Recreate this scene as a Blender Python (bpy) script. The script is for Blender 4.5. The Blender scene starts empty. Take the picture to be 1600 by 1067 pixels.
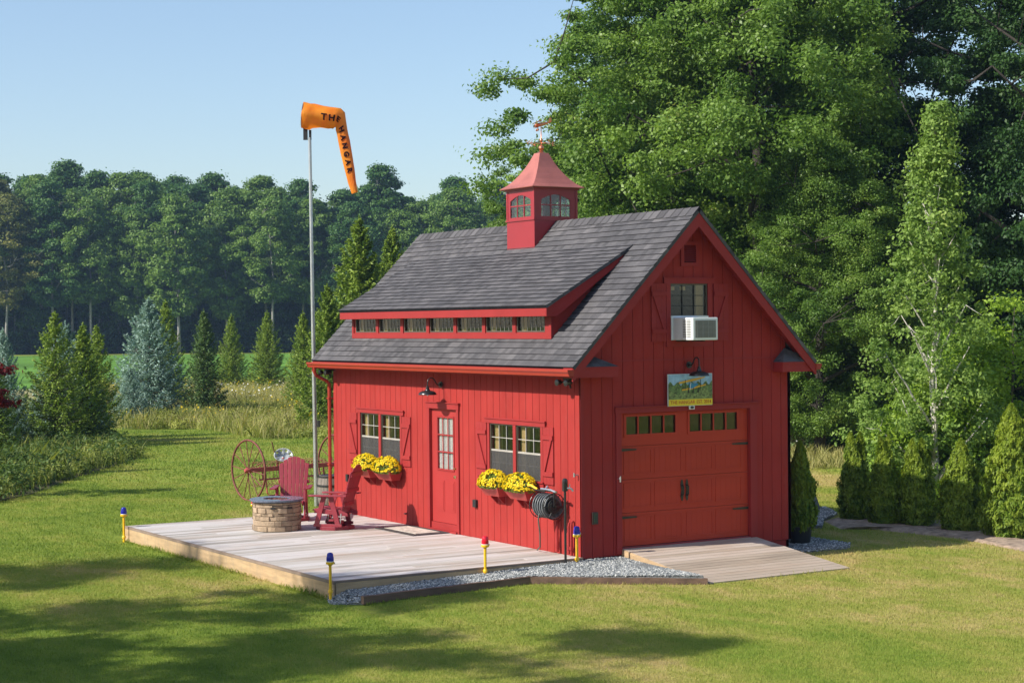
import bpy, math, random
import numpy as np
from mathutils import Vector, Matrix, noise
R = math.radians
random.seed(7)
sc = bpy.context.scene
col = sc.collection
PI = math.pi

# ------------------------------------------------------------------ camera
CAM = Vector((-15.473, -22.723, 3.638))
YAW, PITCH, ROLL, FPX = 0.559469, -0.009814, -0.009497, 2761.3
fw = Vector((math.sin(YAW)*math.cos(PITCH), math.cos(YAW)*math.cos(PITCH), math.sin(PITCH)))
rt = Vector((math.cos(YAW), -math.sin(YAW), 0)); up = rt.cross(fw)
r2 = rt*math.cos(ROLL) + up*math.sin(ROLL); u2 = -rt*math.sin(ROLL) + up*math.cos(ROLL)
cd = bpy.data.cameras.new('camera'); cam = bpy.data.objects.new('camera', cd); col.objects.link(cam)
mw = Matrix((r2, u2, -fw)).transposed().to_4x4(); mw.translation = CAM
cam.matrix_world = mw
cd.sensor_width = 36; cd.lens = FPX/1600*36; cd.clip_start = .3; cd.clip_end = 3000
sc.camera = cam
# ------------------------------------------------------------------ sky, sun, exposure
SUNDIR = Vector((1.0, -0.105, -0.77)).normalized()        # the way the light travels
EL = math.asin(-SUNDIR.z)
w = bpy.data.worlds.new('World'); sc.world = w; w.use_nodes = True
nt = w.node_tree; bg = nt.nodes['Background']
sky = nt.nodes.new('ShaderNodeTexSky'); sky.sky_type = 'NISHITA'; sky.sun_disc = False
sky.sun_elevation = EL
sky.sun_rotation = math.atan2(-SUNDIR.x, -SUNDIR.y)      # clockwise from +Y
sky.altitude = 300; sky.air_density = 1.0; sky.dust_density = 1.5; sky.ozone_density = 1.8
nt.links.new(sky.outputs[0], bg.inputs[0]); bg.inputs[1].default_value = 0.118
sl = bpy.data.lights.new('sun', 'SUN'); sl.energy = 4.2; sl.angle = R(.6); sl.color = (1, .93, .82)
so = bpy.data.objects.new('sun', sl); col.objects.link(so)
so.rotation_euler = SUNDIR.to_track_quat('-Z', 'Y').to_euler(); so.location = (-20, 5, 30)
sc.view_settings.view_transform = 'Standard'; sc.view_settings.look = 'None'
sc.view_settings.exposure = 0.62; sc.view_settings.gamma = 1
sc.render.engine = 'CYCLES'
sc.cycles.max_bounces = 8; sc.cycles.transparent_max_bounces = 12; sc.cycles.volume_bounces = 0

# ------------------------------------------------------------------ materials
def nmat(name):
    m = bpy.data.materials.new(name); m.use_nodes = True
    n = m.node_tree.nodes; return m, n, m.node_tree.links, n['Principled BSDF']
def math_n(n, l, op, a, b=None, c=None):
    x = n.new('ShaderNodeMath'); x.operation = op
    for i, v in enumerate((a, b, c)):
        if v is None: continue
        if isinstance(v, (int, float)): x.inputs[i].default_value = v
        else: l.new(v, x.inputs[i])
    return x.outputs[0]
def mixc(n, l, f, a, b, typ='MIX'):
    x = n.new('ShaderNodeMix'); x.data_type = 'RGBA'; x.blend_type = typ
    for s, v in ((0, f), (6, a), (7, b)):
        if isinstance(v, (int, float)): x.inputs[s].default_value = v
        elif isinstance(v, tuple): x.inputs[s].default_value = (*v, 1) if len(v) == 3 else v
        else: l.new(v, x.inputs[s])
    return x.outputs[2]
def ramp(n, l, f, stops):
    x = n.new('ShaderNodeValToRGB'); e = x.color_ramp.elements
    while len(e) < len(stops): e.new(.5)
    for k, (p, c) in zip(e, stops):
        k.position = p; k.color = (*c, 1) if len(c) == 3 else c
    l.new(f, x.inputs[0]); return x.outputs[0]
def noise_n(n, l, scale, stretch=(1, 1, 1), detail=4, rough=.55, coord='Object'):
    tc = n.new('ShaderNodeTexCoord'); mp = n.new('ShaderNodeMapping'); mp.inputs['Scale'].default_value = stretch
    l.new(tc.outputs[coord], mp.inputs[0])
    x = n.new('ShaderNodeTexNoise'); x.inputs['Scale'].default_value = scale; x.inputs['Detail'].default_value = detail
    x.inputs['Roughness'].default_value = rough
    l.new(mp.outputs[0], x.inputs[0]); return x.outputs[0]
def bump(n, l, h, b, strength=.3, dist=.01):
    x = n.new('ShaderNodeBump'); x.inputs['Strength'].default_value = strength; x.inputs['Distance'].default_value = dist
    l.new(h, x.inputs['Height']); l.new(x.outputs[0], b.inputs['Normal'])
def mat(name, c, rough=.55, var=.12, scale=3, bs=60, bst=.15, metal=0, stretch=(1, 1, 1), island=0, spec=.5, bd=.004, dirt=None):
    m, n, l, b = nmat(name)
    f = noise_n(n, l, scale, stretch)
    lo = tuple(max(0, x*(1-var*1.6)) for x in c); hi = tuple(min(1, x*(1+var*1.6)) for x in c)
    o = ramp(n, l, f, [(.25, lo), (.75, hi)])
    if island:
        g = n.new('ShaderNodeNewGeometry')
        o = mixc(n, l, island, o, ramp(n, l, g.outputs['Random Per Island'], [(0, tuple(x*.45 for x in c)), (1, tuple(min(1, x*1.6) for x in c))]))
    if dirt:
        f3 = noise_n(n, l, 9, (1, 1, .3), 6, .7)
        o = mixc(n, l, ramp(n, l, f3, [(.5, (0, 0, 0)), (.8, (1, 1, 1))]), o, dirt)
    l.new(o, b.inputs['Base Color'])
    b.inputs['Roughness'].default_value = rough; b.inputs['Metallic'].default_value = metal
    b.inputs['Specular IOR Level'].default_value = spec
    if bst: bump(n, l, noise_n(n, l, bs, stretch), b, bst, bd)
    return m
def leafmat(name, a, b_, big=.35, tr=.35, rough=.55, third=None, shade=1.0):
    m, n, l, b = nmat(name)
    at = n.new('ShaderNodeAttribute'); at.attribute_name = 'rnd'
    f = noise_n(n, l, big, detail=4)
    s = math_n(n, l, 'ADD', math_n(n, l, 'MULTIPLY', at.outputs['Fac'], .55), math_n(n, l, 'MULTIPLY', ramp(n, l, f, [(.3, (0, 0, 0)), (.7, (1, 1, 1))]), .45))
    st = [(.1, a), (.8, b_)]
    if third: st.append((.96, third))
    c = ramp(n, l, s, st)
    l.new(c, b.inputs['Base Color']); b.inputs['Roughness'].default_value = rough
    b.inputs['Specular IOR Level'].default_value = .3
    t = n.new('ShaderNodeBsdfTranslucent'); l.new(mixc(n, l, 1.0, c, (1.0, 1.05, .6), 'MULTIPLY'), t.inputs[0])
    mx = n.new('ShaderNodeMixShader'); mx.inputs[0].default_value = tr
    l.new(b.outputs[0], mx.inputs[1]); l.new(t.outputs[0], mx.inputs[2])
    l.new(mx.outputs[0], n['Material Output'].inputs[0]); return m

RED = mat('red_siding_paint', (.33, .036, .032), .6, .08, 1.2, 30, .12, dirt=(.33, .05, .044), spec=.08, island=.06)
TRIM = mat('red_trim_paint', (.305, .030, .030), .55, .05, 2, 40, .08, spec=.2)
DOORRED = mat('door_red_paint', (.355, .037, .035), .5, .04, 2, 30, .05, spec=.2)
GARRED = mat('garage_door_paint', (.45, .048, .024), .55, .06, 3, 120, .12, stretch=(.25, 1, 1), spec=.2)
GUT = mat('gutter_paint', (.33, .04, .025), .35, .05, 2, 20, .02, spec=.3)
CHAIRRED = mat('chair_poly', (.26, .026, .042), .45, .14, 6, 80, .1, island=.25)
BLACK = mat('black_metal', (.02, .02, .022), .28, .2, 4, 40, .05)
BLACK2 = mat('black_plastic', (.02, .02, .022), .5, .2, 4, 40, .05)
STEEL = mat('galvanised_steel', (.55, .57, .6), .35, .1, 6, 40, .05, metal=.8)
BRASS = mat('brass', (.75, .55, .25), .25, .1, 6, metal=1)
WHITE = mat('white_plastic', (.74, .78, .8), .4, .04, 4, 60, .03)
GREY = mat('grey_plastic', (.14, .14, .13), .5, .1, 8)
BRONZE = mat('bronze_frame', (.09, .075, .06), .4, .1, 4)
VINYL = mat('pale_window_bead', (.38, .36, .33), .4, .1, 4)
COPPER = mat('copper', (.44, .15, .125), .5, .12, 3, 30, .05, metal=.3)
COPPER2 = mat('bright_copper', (.75, .3, .16), .3, .1, 6, metal=.9)
YEL = mat('yellow_enamel', (.85, .5, .015), .35, .05, 5)
BLUEG = mat('blue_glass_lens', (.018, .022, .33), .12, .1, 5)
REDG = mat('red_glass_lens', (.62, .01, .03), .12, .1, 5)
BARREL = mat('barrel_wood', (.2, .17, .15), .75, .3, 8, 60, .4, stretch=(4, 4, .6))
RUST = mat('rusty_iron', (.17, .048, .036), .7, .3, 9, 60, .3)
RUSTR = mat('faded_red_iron', (.46, .085, .085), .55, .2, 9, 50, .2, dirt=(.25, .06, .05))
TIMB = mat('edging_timber', (.14, .085, .06), .8, .3, 5, 50, .5, stretch=(.3, 2, 2))
EDGE = mat('treated_rim_board', (.46, .32, .185), .7, .16, 5, 60, .3, stretch=(.4, .4, 3), dirt=(.3, .24, .17))
CONC = mat('concrete', (.25, .24, .22), .8)
PINE = mat('interior_pine', (.72, .52, .25), .6, .1, 6)
INT = mat('interior_plywood', (.34, .24, .13), .8, .2, 3)
BLIND = mat('white_blind', (.92, .93, .95), .6, .02, 4)
SCREEN = mat('insect_screen', (.055, .055, .057), .6, .08, 6)
STONEM = mat('stacked_stone', (.33, .245, .165), .8, .25, 14, 60, .8, island=.6, bd=.01)
SLATE = mat('granite_top', (.12, .14, .19), .18, .15, 30, 90, .02)
LAVA = mat('lava_rock', (.13, .05, .035), .85, .4, 30, island=.4)
ROCKM = mat('fieldstone', (.14, .14, .145), .85, .3, 5, 20, .6, bd=.02)
BARK = mat('bark', (.11, .09, .075), .9, .35, 6, 30, .8, stretch=(4, 4, .6), bd=.03)
BARKD = mat('oak_bark', (.05, .042, .036), .9, .35, 4, 30, .8, stretch=(4, 4, .6), bd=.03)
BARKP = mat('pale_bark', (.26, .25, .235), .9, .25, 3, 20, .5, stretch=(3, 3, .8), bd=.03)
BIRCH = mat('birch_bark', (.55, .52, .46), .75, .2, 9, 30, .4, stretch=(1, 1, 5))
BLACKPOT = mat('black_nursery_pot', (.02, .022, .026), .45, .2, 5)
MATG = mat('rubber_mat', (.045, .04, .04), .9, .2, 20, 150, .6)
MATL = mat('worn_coir_mat', (.5, .46, .4), .9, .3, 9, 150, .6)
def screenmat():
    m, n, l, b = nmat('insect_screen_mesh'); b.inputs['Base Color'].default_value = (.07, .068, .068, 1); b.inputs['Roughness'].default_value = .7
    t = n.new('ShaderNodeBsdfTransparent'); mx = n.new('ShaderNodeMixShader'); mx.inputs[0].default_value = .55
    l.new(t.outputs[0], mx.inputs[1]); l.new(b.outputs[0], mx.inputs[2]); l.new(mx.outputs[0], n['Material Output'].inputs[0]); return m
SCREEN = screenmat()
def glassmat(name, tint, gl=.16):
    m, n, l, b = nmat(name)
    t = n.new('ShaderNodeBsdfTransparent'); t.inputs[0].default_value = (*tint, 1)
    g = n.new('ShaderNodeBsdfGlossy'); g.inputs[1].default_value = .015; g.inputs[0].default_value = (.9, .95, 1, 1)
    fr = n.new('ShaderNodeLayerWeight'); fr.inputs[0].default_value = .5
    mx = n.new('ShaderNodeMixShader'); l.new(math_n(n, l, 'ADD', math_n(n, l, 'MULTIPLY', math_n(n, l, 'POWER', fr.outputs['Facing'], 3.0), .28), gl), mx.inputs[0])
    l.new(t.outputs[0], mx.inputs[1]); l.new(g.outputs[0], mx.inputs[2]); l.new(mx.outputs[0], n['Material Output'].inputs[0]); return m
GLASS = glassmat('window_glass', (.80, .80, .79), .05)
CLEAR = glassmat('cupola_glass', (.86, .9, .9), .05)
# shingles: tabs from the UV (u along the roof, v up the slope, metres)
def shingle():
    m, n, l, b = nmat('architectural_shingles')
    uv = n.new('ShaderNodeUVMap'); sp = n.new('ShaderNodeSeparateXYZ'); l.new(uv.outputs[0], sp.inputs[0])
    u, v = sp.outputs[0], sp.outputs[1]
    row = math_n(n, l, 'FLOOR', math_n(n, l, 'DIVIDE', v, .13))
    def cells(wd, seed):
        wn = n.new('ShaderNodeTexWhiteNoise'); wn.noise_dimensions = '2D'
        c0 = n.new('ShaderNodeCombineXYZ'); l.new(row, c0.inputs[0]); c0.inputs[1].default_value = seed
        l.new(c0.outputs[0], wn.inputs['Vector'])
        uu = math_n(n, l, 'ADD', u, math_n(n, l, 'MULTIPLY', wn.outputs['Value'], 3.0))
        cx = math_n(n, l, 'FLOOR', math_n(n, l, 'DIVIDE', uu, wd))
        w2 = n.new('ShaderNodeTexWhiteNoise'); w2.noise_dimensions = '3D'
        c1 = n.new('ShaderNodeCombineXYZ'); l.new(row, c1.inputs[0]); l.new(cx, c1.inputs[1]); c1.inputs[2].default_value = seed
        l.new(c1.outputs[0], w2.inputs['Vector']); return w2.outputs['Value']
    a, c = cells(.12, 1.3), cells(.33, 7.7)
    s = math_n(n, l, 'ADD', math_n(n, l, 'MULTIPLY', a, .6), math_n(n, l, 'MULTIPLY', c, .4))
    o = ramp(n, l, s, [(.15, (.050, .052, .058)), (.42, (.082, .083, .092)), (.68, (.110, .110, .118)), (.92, (.150, .149, .157))])
    gr = noise_n(n, l, 140, detail=2)
    o = mixc(n, l, .35, o, ramp(n, l, gr, [(.35, (.03, .03, .035)), (.7, (.19, .18, .18))]))
    big = noise_n(n, l, .9, detail=3)
    o = mixc(n, l, .5, o, mixc(n, l, 1.0, o, ramp(n, l, big, [(.3, (.7, .7, .74)), (.7, (1.25, 1.2, 1.2))]), 'MULTIPLY'))
    l.new(o, b.inputs['Base Color']); b.inputs['Roughness'].default_value = .9; b.inputs['Specular IOR Level'].default_value = .15
    bump(n, l, math_n(n, l, 'ADD', s, math_n(n, l, 'MULTIPLY', gr, .3)), b, .5, .012); return m
SHIN = shingle(); SHINE = mat('shingle_shadow_edge', (.02, .02, .024), .9, .3, 20, spec=.1)  # near-black cut edges: the shadow line under each course, put into the colour
def deckmat(name, tone):
    m, n, l, b = nmat(name)
    g = n.new('ShaderNodeNewGeometry')
    f = noise_n(n, l, 3.0, (.35, 6, 6), 6, .65); f2 = noise_n(n, l, .55, (1, 1, 1), 3); f3 = noise_n(n, l, 40, (.12, 2, 2), 3)
    s = math_n(n, l, 'ADD', math_n(n, l, 'MULTIPLY', g.outputs['Random Per Island'], .38), math_n(n, l, 'MULTIPLY', f, .5))
    s = math_n(n, l, 'ADD', s, math_n(n, l, 'MULTIPLY', f2, .3))
    o = ramp(n, l, s, [(.3, tuple(x*.42 for x in tone)), (.5, tone), (.72, tuple(min(1, x*1.3) for x in (tone[0]*1.0, tone[1]*1.03, tone[2]*1.12)))])
    o = mixc(n, l, math_n(n, l, 'MULTIPLY', ramp(n, l, noise_n(n, l, .9, (.6, 1.6, 1), 5), [(.5, (0, 0, 0)), (.7, (1, 1, 1))]), .45), o, (.36, .235, .15))
    l.new(o, b.inputs['Base Color']); b.inputs['Roughness'].default_value = .75
    bump(n, l, f3, b, .35, .006); return m
DECK = deckmat('weathered_deck_boards', (.435, .403, .358))
RAMPM = deckmat('weathered_ramp_boards', (.385, .315, .245))
def gravelmat():
    m, n, l, b = nmat('blue_grey_gravel')
    g = n.new('ShaderNodeNewGeometry')
    o = ramp(n, l, g.outputs['Random Per Island'], [(0, (.1, .115, .12)), (.5, (.24, .255, .26)), (.8, (.38, .39, .38)), (1, (.6, .6, .57))])
    l.new(o, b.inputs['Base Color']); b.inputs['Roughness'].default_value = .8; return m
GRAV = gravelmat()
GRAVB = mat('gravel_bed', (.16, .17, .17), .9, .4, 60, 90, .8)
def lawnmat():
    m, n, l, b = nmat('mown_lawn')
    f1 = noise_n(n, l, .16, detail=5, rough=.6); f2 = noise_n(n, l, .8, (1, .45, 1), detail=5, rough=.65); f3 = noise_n(n, l, 30, detail=4, rough=.7)
    s = math_n(n, l, 'ADD', math_n(n, l, 'MULTIPLY', f1, .55), math_n(n, l, 'MULTIPLY', f2, .45))
    # drier towards the right foreground
    tc = n.new('ShaderNodeTexCoord'); sp = n.new('ShaderNodeSeparateXYZ'); l.new(tc.outputs['Object'], sp.inputs[0])
    gx = math_n(n, l, 'SUBTRACT', math_n(n, l, 'MULTIPLY', sp.outputs[0], .85), math_n(n, l, 'MULTIPLY', sp.outputs[1], .5))
    dry = n.new('ShaderNodeMapRange'); dry.inputs[1].default_value = -5; dry.inputs[2].default_value = 5; dry.inputs[3].default_value = -.015; dry.inputs[4].default_value = .08
    l.new(gx, dry.inputs[0])
    s = math_n(n, l, 'ADD', s, dry.outputs[0])
    s = math_n(n, l, 'ADD', s, math_n(n, l, 'MULTIPLY', math_n(n, l, 'SUBTRACT', noise_n(n, l, 2.6, (1, .6, 1), 4, .7), .5), .35))
    o = ramp(n, l, s, [(.34, (.12, .18, .026)), (.45, (.185, .245, .036)), (.56, (.27, .285, .058)), (.69, (.43, .34, .14))])
    o = mixc(n, l, .4, o, mixc(n, l, 1.0, o, ramp(n, l, f3, [(.3, (.45, .5, .4)), (.7, (1.5, 1.45, 1.4))]), 'MULTIPLY'))
    l.new(o, b.inputs['Base Color']); b.inputs['Roughness'].default_value = .95; b.inputs['Specular IOR Level'].default_value = .1
    bump(n, l, f3, b, .7, .03); return m
LAWN = lawnmat()
FIELDM = mat('bright_crop_field', (.10, .215, .03), .95, .3, .09, 3, .6, spec=.1, bd=.1)
SOIL = mat('pine_straw_mulch', (.36, .27, .20), .95, .35, 6, 50, .9, bd=.04)
BEDM = mat('weedy_soil', (.09, .085, .035), .95, .4, 2, 20, .9, bd=.05)
def grassblade():
    m, n, l, b = nmat('grass_blade')
    at = n.new('ShaderNodeAttribute'); at.attribute_name = 'rnd'
    f1 = noise_n(n, l, .16, detail=5, rough=.6); f2 = noise_n(n, l, .8, (1, .45, 1), detail=5, rough=.65)
    s = math_n(n, l, 'ADD', math_n(n, l, 'MULTIPLY', f1, .55), math_n(n, l, 'MULTIPLY', f2, .45))
    tc = n.new('ShaderNodeTexCoord'); sp = n.new('ShaderNodeSeparateXYZ'); l.new(tc.outputs['Object'], sp.inputs[0])
    gx = math_n(n, l, 'SUBTRACT', math_n(n, l, 'MULTIPLY', sp.outputs[0], .85), math_n(n, l, 'MULTIPLY', sp.outputs[1], .5))
    dry = n.new('ShaderNodeMapRange'); dry.inputs[1].default_value = -5; dry.inputs[2].default_value = 5; dry.inputs[3].default_value = -.015; dry.inputs[4].default_value = .08
    l.new(gx, dry.inputs[0])
    s = math_n(n, l, 'ADD', s, dry.outputs[0])
    s = math_n(n, l, 'ADD', s, math_n(n, l, 'MULTIPLY', math_n(n, l, 'SUBTRACT', at.outputs['Fac'], .5), .11))
    s = math_n(n, l, 'ADD', s, math_n(n, l, 'MULTIPLY', math_n(n, l, 'SUBTRACT', noise_n(n, l, 2.6, (1, .6, 1), 4, .7), .5), .35))
    c = ramp(n, l, s, [(.34, (.145, .235, .03)), (.45, (.23, .32, .043)), (.57, (.34, .365, .075)), (.70, (.52, .42, .17))])
    l.new(c, b.inputs['Base Color']); b.inputs['Roughness'].default_value = .6; b.inputs['Specular IOR Level'].default_value = .25
    t = n.new('ShaderNodeBsdfTranslucent'); l.new(c, t.inputs[0]); mx = n.new('ShaderNodeMixShader'); mx.inputs[0].default_value = .4
    l.new(b.outputs[0], mx.inputs[1]); l.new(t.outputs[0], mx.inputs[2]); l.new(mx.outputs[0], n['Material Output'].inputs[0]); return m
BLADE = grassblade()
L_OAK = leafmat('oak_leaves', (.055, .14, .026), (.25, .38, .075), .3, .42, third=(.44, .42, .13), rough=.42)
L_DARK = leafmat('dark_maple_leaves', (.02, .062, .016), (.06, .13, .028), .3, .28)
L_BIRCH = leafmat('birch_leaves', (.11, .22, .04), (.31, .44, .10), .8, .4, third=(.44, .46, .14))
L_SHRUB = leafmat('shrub_leaves', (.12, .25, .02), (.33, .47, .05), .8, .4)
L_FAR = leafmat('far_oak_leaves', (.03, .10, .025), (.13, .24, .05), .06, .3)
L_FAR2 = leafmat('far_pale_leaves', (.09, .18, .03), (.21, .32, .065), .06, .35)
L_BROWN = leafmat('far_bronze_leaves', (.11, .15, .03), (.24, .23, .06), .06, .35)
L_SPR = leafmat('green_spruce_needles', (.12, .22, .03), (.32, .42, .07), .9, .3)
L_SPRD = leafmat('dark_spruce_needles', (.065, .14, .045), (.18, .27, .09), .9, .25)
L_BLUE = leafmat('blue_spruce_needles', (.15, .27, .23), (.40, .54, .48), .9, .2)
L_ARB = leafmat('arborvitae_sprays', (.06, .15, .012), (.30, .38, .035), 3, .35)
L_RED = leafmat('red_maple_leaves', (.10, .008, .01), (.22, .02, .022), 1.5, .35)
L_WEED = leafmat('weeds', (.12, .19, .03), (.34, .37, .09), .5, .35, third=(.4, .34, .14))
L_STRAW = leafmat('meadow_grass', (.24, .26, .07), (.52, .47, .20), .25, .35, third=(.5, .45, .22))
L_MEAD = leafmat('meadow_leaves', (.17, .23, .04), (.42, .43, .10), .5, .35, third=(.6, .5, .12))
L_UND2 = leafmat('bed_leaves', (.035, .08, .02), (.12, .19, .04), .5, .3)
L_GOLD = leafmat('goldenrod', (.42, .33, .02), (.75, .55, .03), 1, .2)
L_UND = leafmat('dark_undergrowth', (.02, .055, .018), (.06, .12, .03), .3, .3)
M_YF = leafmat('yellow_mum_petals', (.68, .47, .008), (.95, .78, .02), 8, .2)
M_MG = leafmat('mum_leaves', (.10, .17, .02), (.24, .31, .05), 8, .3)
M_WF = leafmat('white_flowers', (.6, .6, .55), (.8, .8, .75), 8, .2)

# ------------------------------------------------------------------ mesh helpers
class MB:
    def __init__(s): s.v = []; s.f = []; s.uv = None
    def add(s, vs, fs):
        o = len(s.v); s.v += [tuple(p) for p in vs]; s.f += [tuple(i+o for i in f) for f in fs]; return s
    def hexa(s, p): return s.add(p, [(0, 3, 2, 1), (4, 5, 6, 7), (0, 1, 5, 4), (1, 2, 6, 5), (2, 3, 7, 6), (3, 0, 4, 7)])
    def box(s, x0, x1, y0, y1, z0, z1):
        return s.hexa([(x0, y0, z0), (x1, y0, z0), (x1, y1, z0), (x0, y1, z0), (x0, y0, z1), (x1, y0, z1), (x1, y1, z1), (x0, y1, z1)])
    def beam(s, a, b, wd, ht, upv=(0, 0, 1)):       # box from a to b, wd across, ht along up
        a, b = Vector(a), Vector(b); d = (b-a).normalized(); u = Vector(upv)
        sd = d.cross(u).normalized(); u = sd.cross(d)
        q = [(-wd/2, -ht/2), (wd/2, -ht/2), (wd/2, ht/2), (-wd/2, ht/2)]
        P = [a+sd*i+u*j for i, j in q]+[b+sd*i+u*j for i, j in q]
        return s.add(P, [(3, 2, 1, 0), (4, 5, 6, 7), (0, 1, 5, 4), (1, 2, 6, 5), (2, 3, 7, 6), (3, 0, 4, 7)])
    def tube(s, pts, rad, n=8, caps=True):
        pts = [Vector(p) for p in pts]; m = len(pts)
        if not hasattr(rad, '__len__'): rad = [rad]*m
        vs = []; ref = None
        for i, p in enumerate(pts):
            d = (pts[min(i+1, m-1)]-pts[max(i-1, 0)]).normalized()
            if ref is None: ref = Vector((0, 0, 1)) if abs(d.z) < .9 else Vector((1, 0, 0))
            a = d.cross(ref).normalized(); b = a.cross(d).normalized(); ref = b
            for k in range(n):
                t = 2*PI*k/n; vs.append(p+(a*math.cos(t)+b*math.sin(t))*rad[i])
        fs = [(i*n+k, i*n+(k+1) % n, (i+1)*n+(k+1) % n, (i+1)*n+k) for i in range(m-1) for k in range(n)]
        if caps: fs += [tuple(range(n-1, -1, -1)), tuple((m-1)*n+k for k in range(n))]
        return s.add(vs, fs)
    def lathe(s, prof, c=(0, 0, 0), n=20, axis='z', sx=1, rot=0):
        vs = []
        for r, h in prof:
            for k in range(n):
                t = 2*PI*k/n+rot; a, b = r*math.cos(t)*sx, r*math.sin(t)
                vs.append({'z': (c[0]+a, c[1]+b, c[2]+h), 'x': (c[0]+h, c[1]+a, c[2]+b), 'y': (c[0]+a, c[1]+h, c[2]+b)}[axis])
        m = len(prof)
        fs = [(i*n+k, i*n+(k+1) % n, (i+1)*n+(k+1) % n, (i+1)*n+k) for i in range(m-1) for k in range(n)]
        fs += [tuple(range(n-1, -1, -1)), tuple((m-1)*n+k for k in range(n))]
        return s.add(vs, fs)
    def prism(s, poly, f0, f1):                      # poly of 2d points, f0/f1 map them to the two faces
        n = len(poly); vs = [f0(*p) for p in poly]+[f1(*p) for p in poly]
        return s.add(vs, [tuple(range(n-1, -1, -1)), tuple(range(n, 2*n))]+[(k, (k+1) % n, n+(k+1) % n, n+k) for k in range(n)])
    def ring(s, c, r, t, n=32, ax=((1, 0, 0), (0, 0, 1)), m=6):
        a, b = Vector(ax[0]), Vector(ax[1]); c = Vector(c); nn = a.cross(b)
        vs = []
        for k in range(n):
            q = 2*PI*k/n; d = a*math.cos(q)+b*math.sin(q)
            for j in range(m):
                p = 2*PI*j/m; vs.append(c+d*(r+t*math.cos(p))+nn*(t*math.sin(p)))
        fs = [(k*m+j, ((k+1) % n)*m+j, ((k+1) % n)*m+(j+1) % m, k*m+(j+1) % m) for k in range(n) for j in range(m)]
        return s.add(vs, fs)
    def build(s, name, m, parent=None, smooth=False, bevel=0, kind=None):
        me = bpy.data.meshes.new(name); me.from_pydata(s.v, [], s.f); me.update()
        if smooth: me.polygons.foreach_set('use_smooth', [True]*len(me.polygons))
        o = bpy.data.objects.new(name, me); col.objects.link(o)
        for mm in (m if isinstance(m, (list, tuple)) else [m]): me.materials.append(mm)
        if smooth and smooth != 2:
            try: me.set_sharp_from_angle(angle=R(40))
            except Exception: pass
        if parent: o.parent = parent
        if bevel:
            bv = o.modifiers.new('bevel', 'BEVEL'); bv.width = bevel; bv.segments = 2; bv.limit_method = 'ANGLE'
        if kind: o['kind'] = kind
        return o
def thing(name, label, cat, loc=(0, 0, 0), rz=0, group=None):
    o = bpy.data.objects.new(name, None); col.objects.link(o); o.location = loc; o.rotation_euler = (0, 0, rz)
    o.empty_display_size = .2
    return tag(o, label, cat, group)
def tag(o, label, cat, group=None):
    o['label'] = label; o['category'] = cat
    if group: o['group'] = group
    return o
def dup(root, loc, rz, label, group=None, scale=None):
    def cp(o, parent):
        c = o.copy(); col.objects.link(c)
        if parent: c.parent = parent
        for ch in [x for x in kids.get(o.name, [])]: cp(ch, c)
        return c
    kids = {}
    for o in list(col.objects):
        if o.parent: kids.setdefault(o.parent.name, []).append(o)
    r = cp(root, None); r.location = loc; r.rotation_euler = (0, 0, rz)
    if scale: r.scale = (scale,)*3 if not hasattr(scale, '__len__') else scale
    r['label'] = label
    if group: r['group'] = group
    return r
rng = np.random.default_rng(11)
def npmesh(name, V, k, rnd, m, parent=None, kind=None):
    """V (n*k,3), faces of k consecutive vertices, rnd one number per face"""
    n = len(V)//k; me = bpy.data.meshes.new(name)
    me.vertices.add(n*k); me.vertices.foreach_set('co', np.ascontiguousarray(V, dtype=np.float32).ravel())
    me.loops.add(n*k); me.loops.foreach_set('vertex_index', np.arange(n*k, dtype=np.int32))
    me.polygons.add(n); me.polygons.foreach_set('loop_start', np.arange(0, n*k, k, dtype=np.int32))
    me.update(calc_edges=True)
    a = me.attributes.new('rnd', 'FLOAT', 'POINT'); a.data.foreach_set('value', np.repeat(rnd, k).astype(np.float32))
    me.materials.append(m); o = bpy.data.objects.new(name, me); col.objects.link(o)
    if parent: o.parent = parent
    if kind: o['kind'] = kind
    return o
def nrm(a): return a/np.maximum(np.linalg.norm(a, axis=1, keepdims=True), 1e-9)
def leafV(P, N, L, W, T=None, fold=.2):
    n = len(P); N = nrm(N)
    if T is None: T = rng.normal(size=(n, 3))
    T = nrm(T-(T*N).sum(1, keepdims=True)*N); B = np.cross(N, T)
    L = np.broadcast_to(np.asarray(L, float).reshape(-1, 1) if np.ndim(L) else np.full((1, 1), L), (n, 1)); W = np.broadcast_to(np.asarray(W, float).reshape(-1, 1) if np.ndim(W) else np.full((1, 1), W), (n, 1))
    V = np.stack([P-T*L/2, P+B*W/2+N*fold*W, P+T*L/2, P-B*W/2+N*fold*W], 1)
    return V.reshape(-1, 3)

# ------------------------------------------------------------------ ground
def gh(x, y):
    z = -.22
    if x < 0:
        d = abs(x+4.3)+max(0, -y-1)*.5+max(0, y-9)*.5
        z -= .07*math.exp(-d/1.2)*(1 if x < -4.2 else .3)
    z += .05*noise.noise(Vector((x*.07, y*.07, 3)))*min(1, max(0, (math.hypot(x-2, y-4)-7)/6))
    return z
def sheet(name, xs, ys, m, zf, kind='structure', inside=None):
    mb = MB(); nx, ny = len(xs), len(ys)
    mb.v = [(x, y, zf(x, y)) for y in ys for x in xs]
    mb.f = [(j*nx+i, j*nx+i+1, (j+1)*nx+i+1, (j+1)*nx+i) for j in range(ny-1) for i in range(nx-1)]
    return mb.build(name, m, None, 2, kind=kind)
xs = sorted(set([-1500, -700, -300, -150, -80, -50]+list(np.arange(-30, 30.1, .75))+[36, 45, 60, 90, 140, 220, 350, 700, 1500]))
ys = sorted(set([-1500, -700, -300, -150, -80, -50, -38]+list(np.arange(-30, 48.1, .75))+[55, 65, 80, 100, 140, 220, 350, 700, 1500]))
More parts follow.
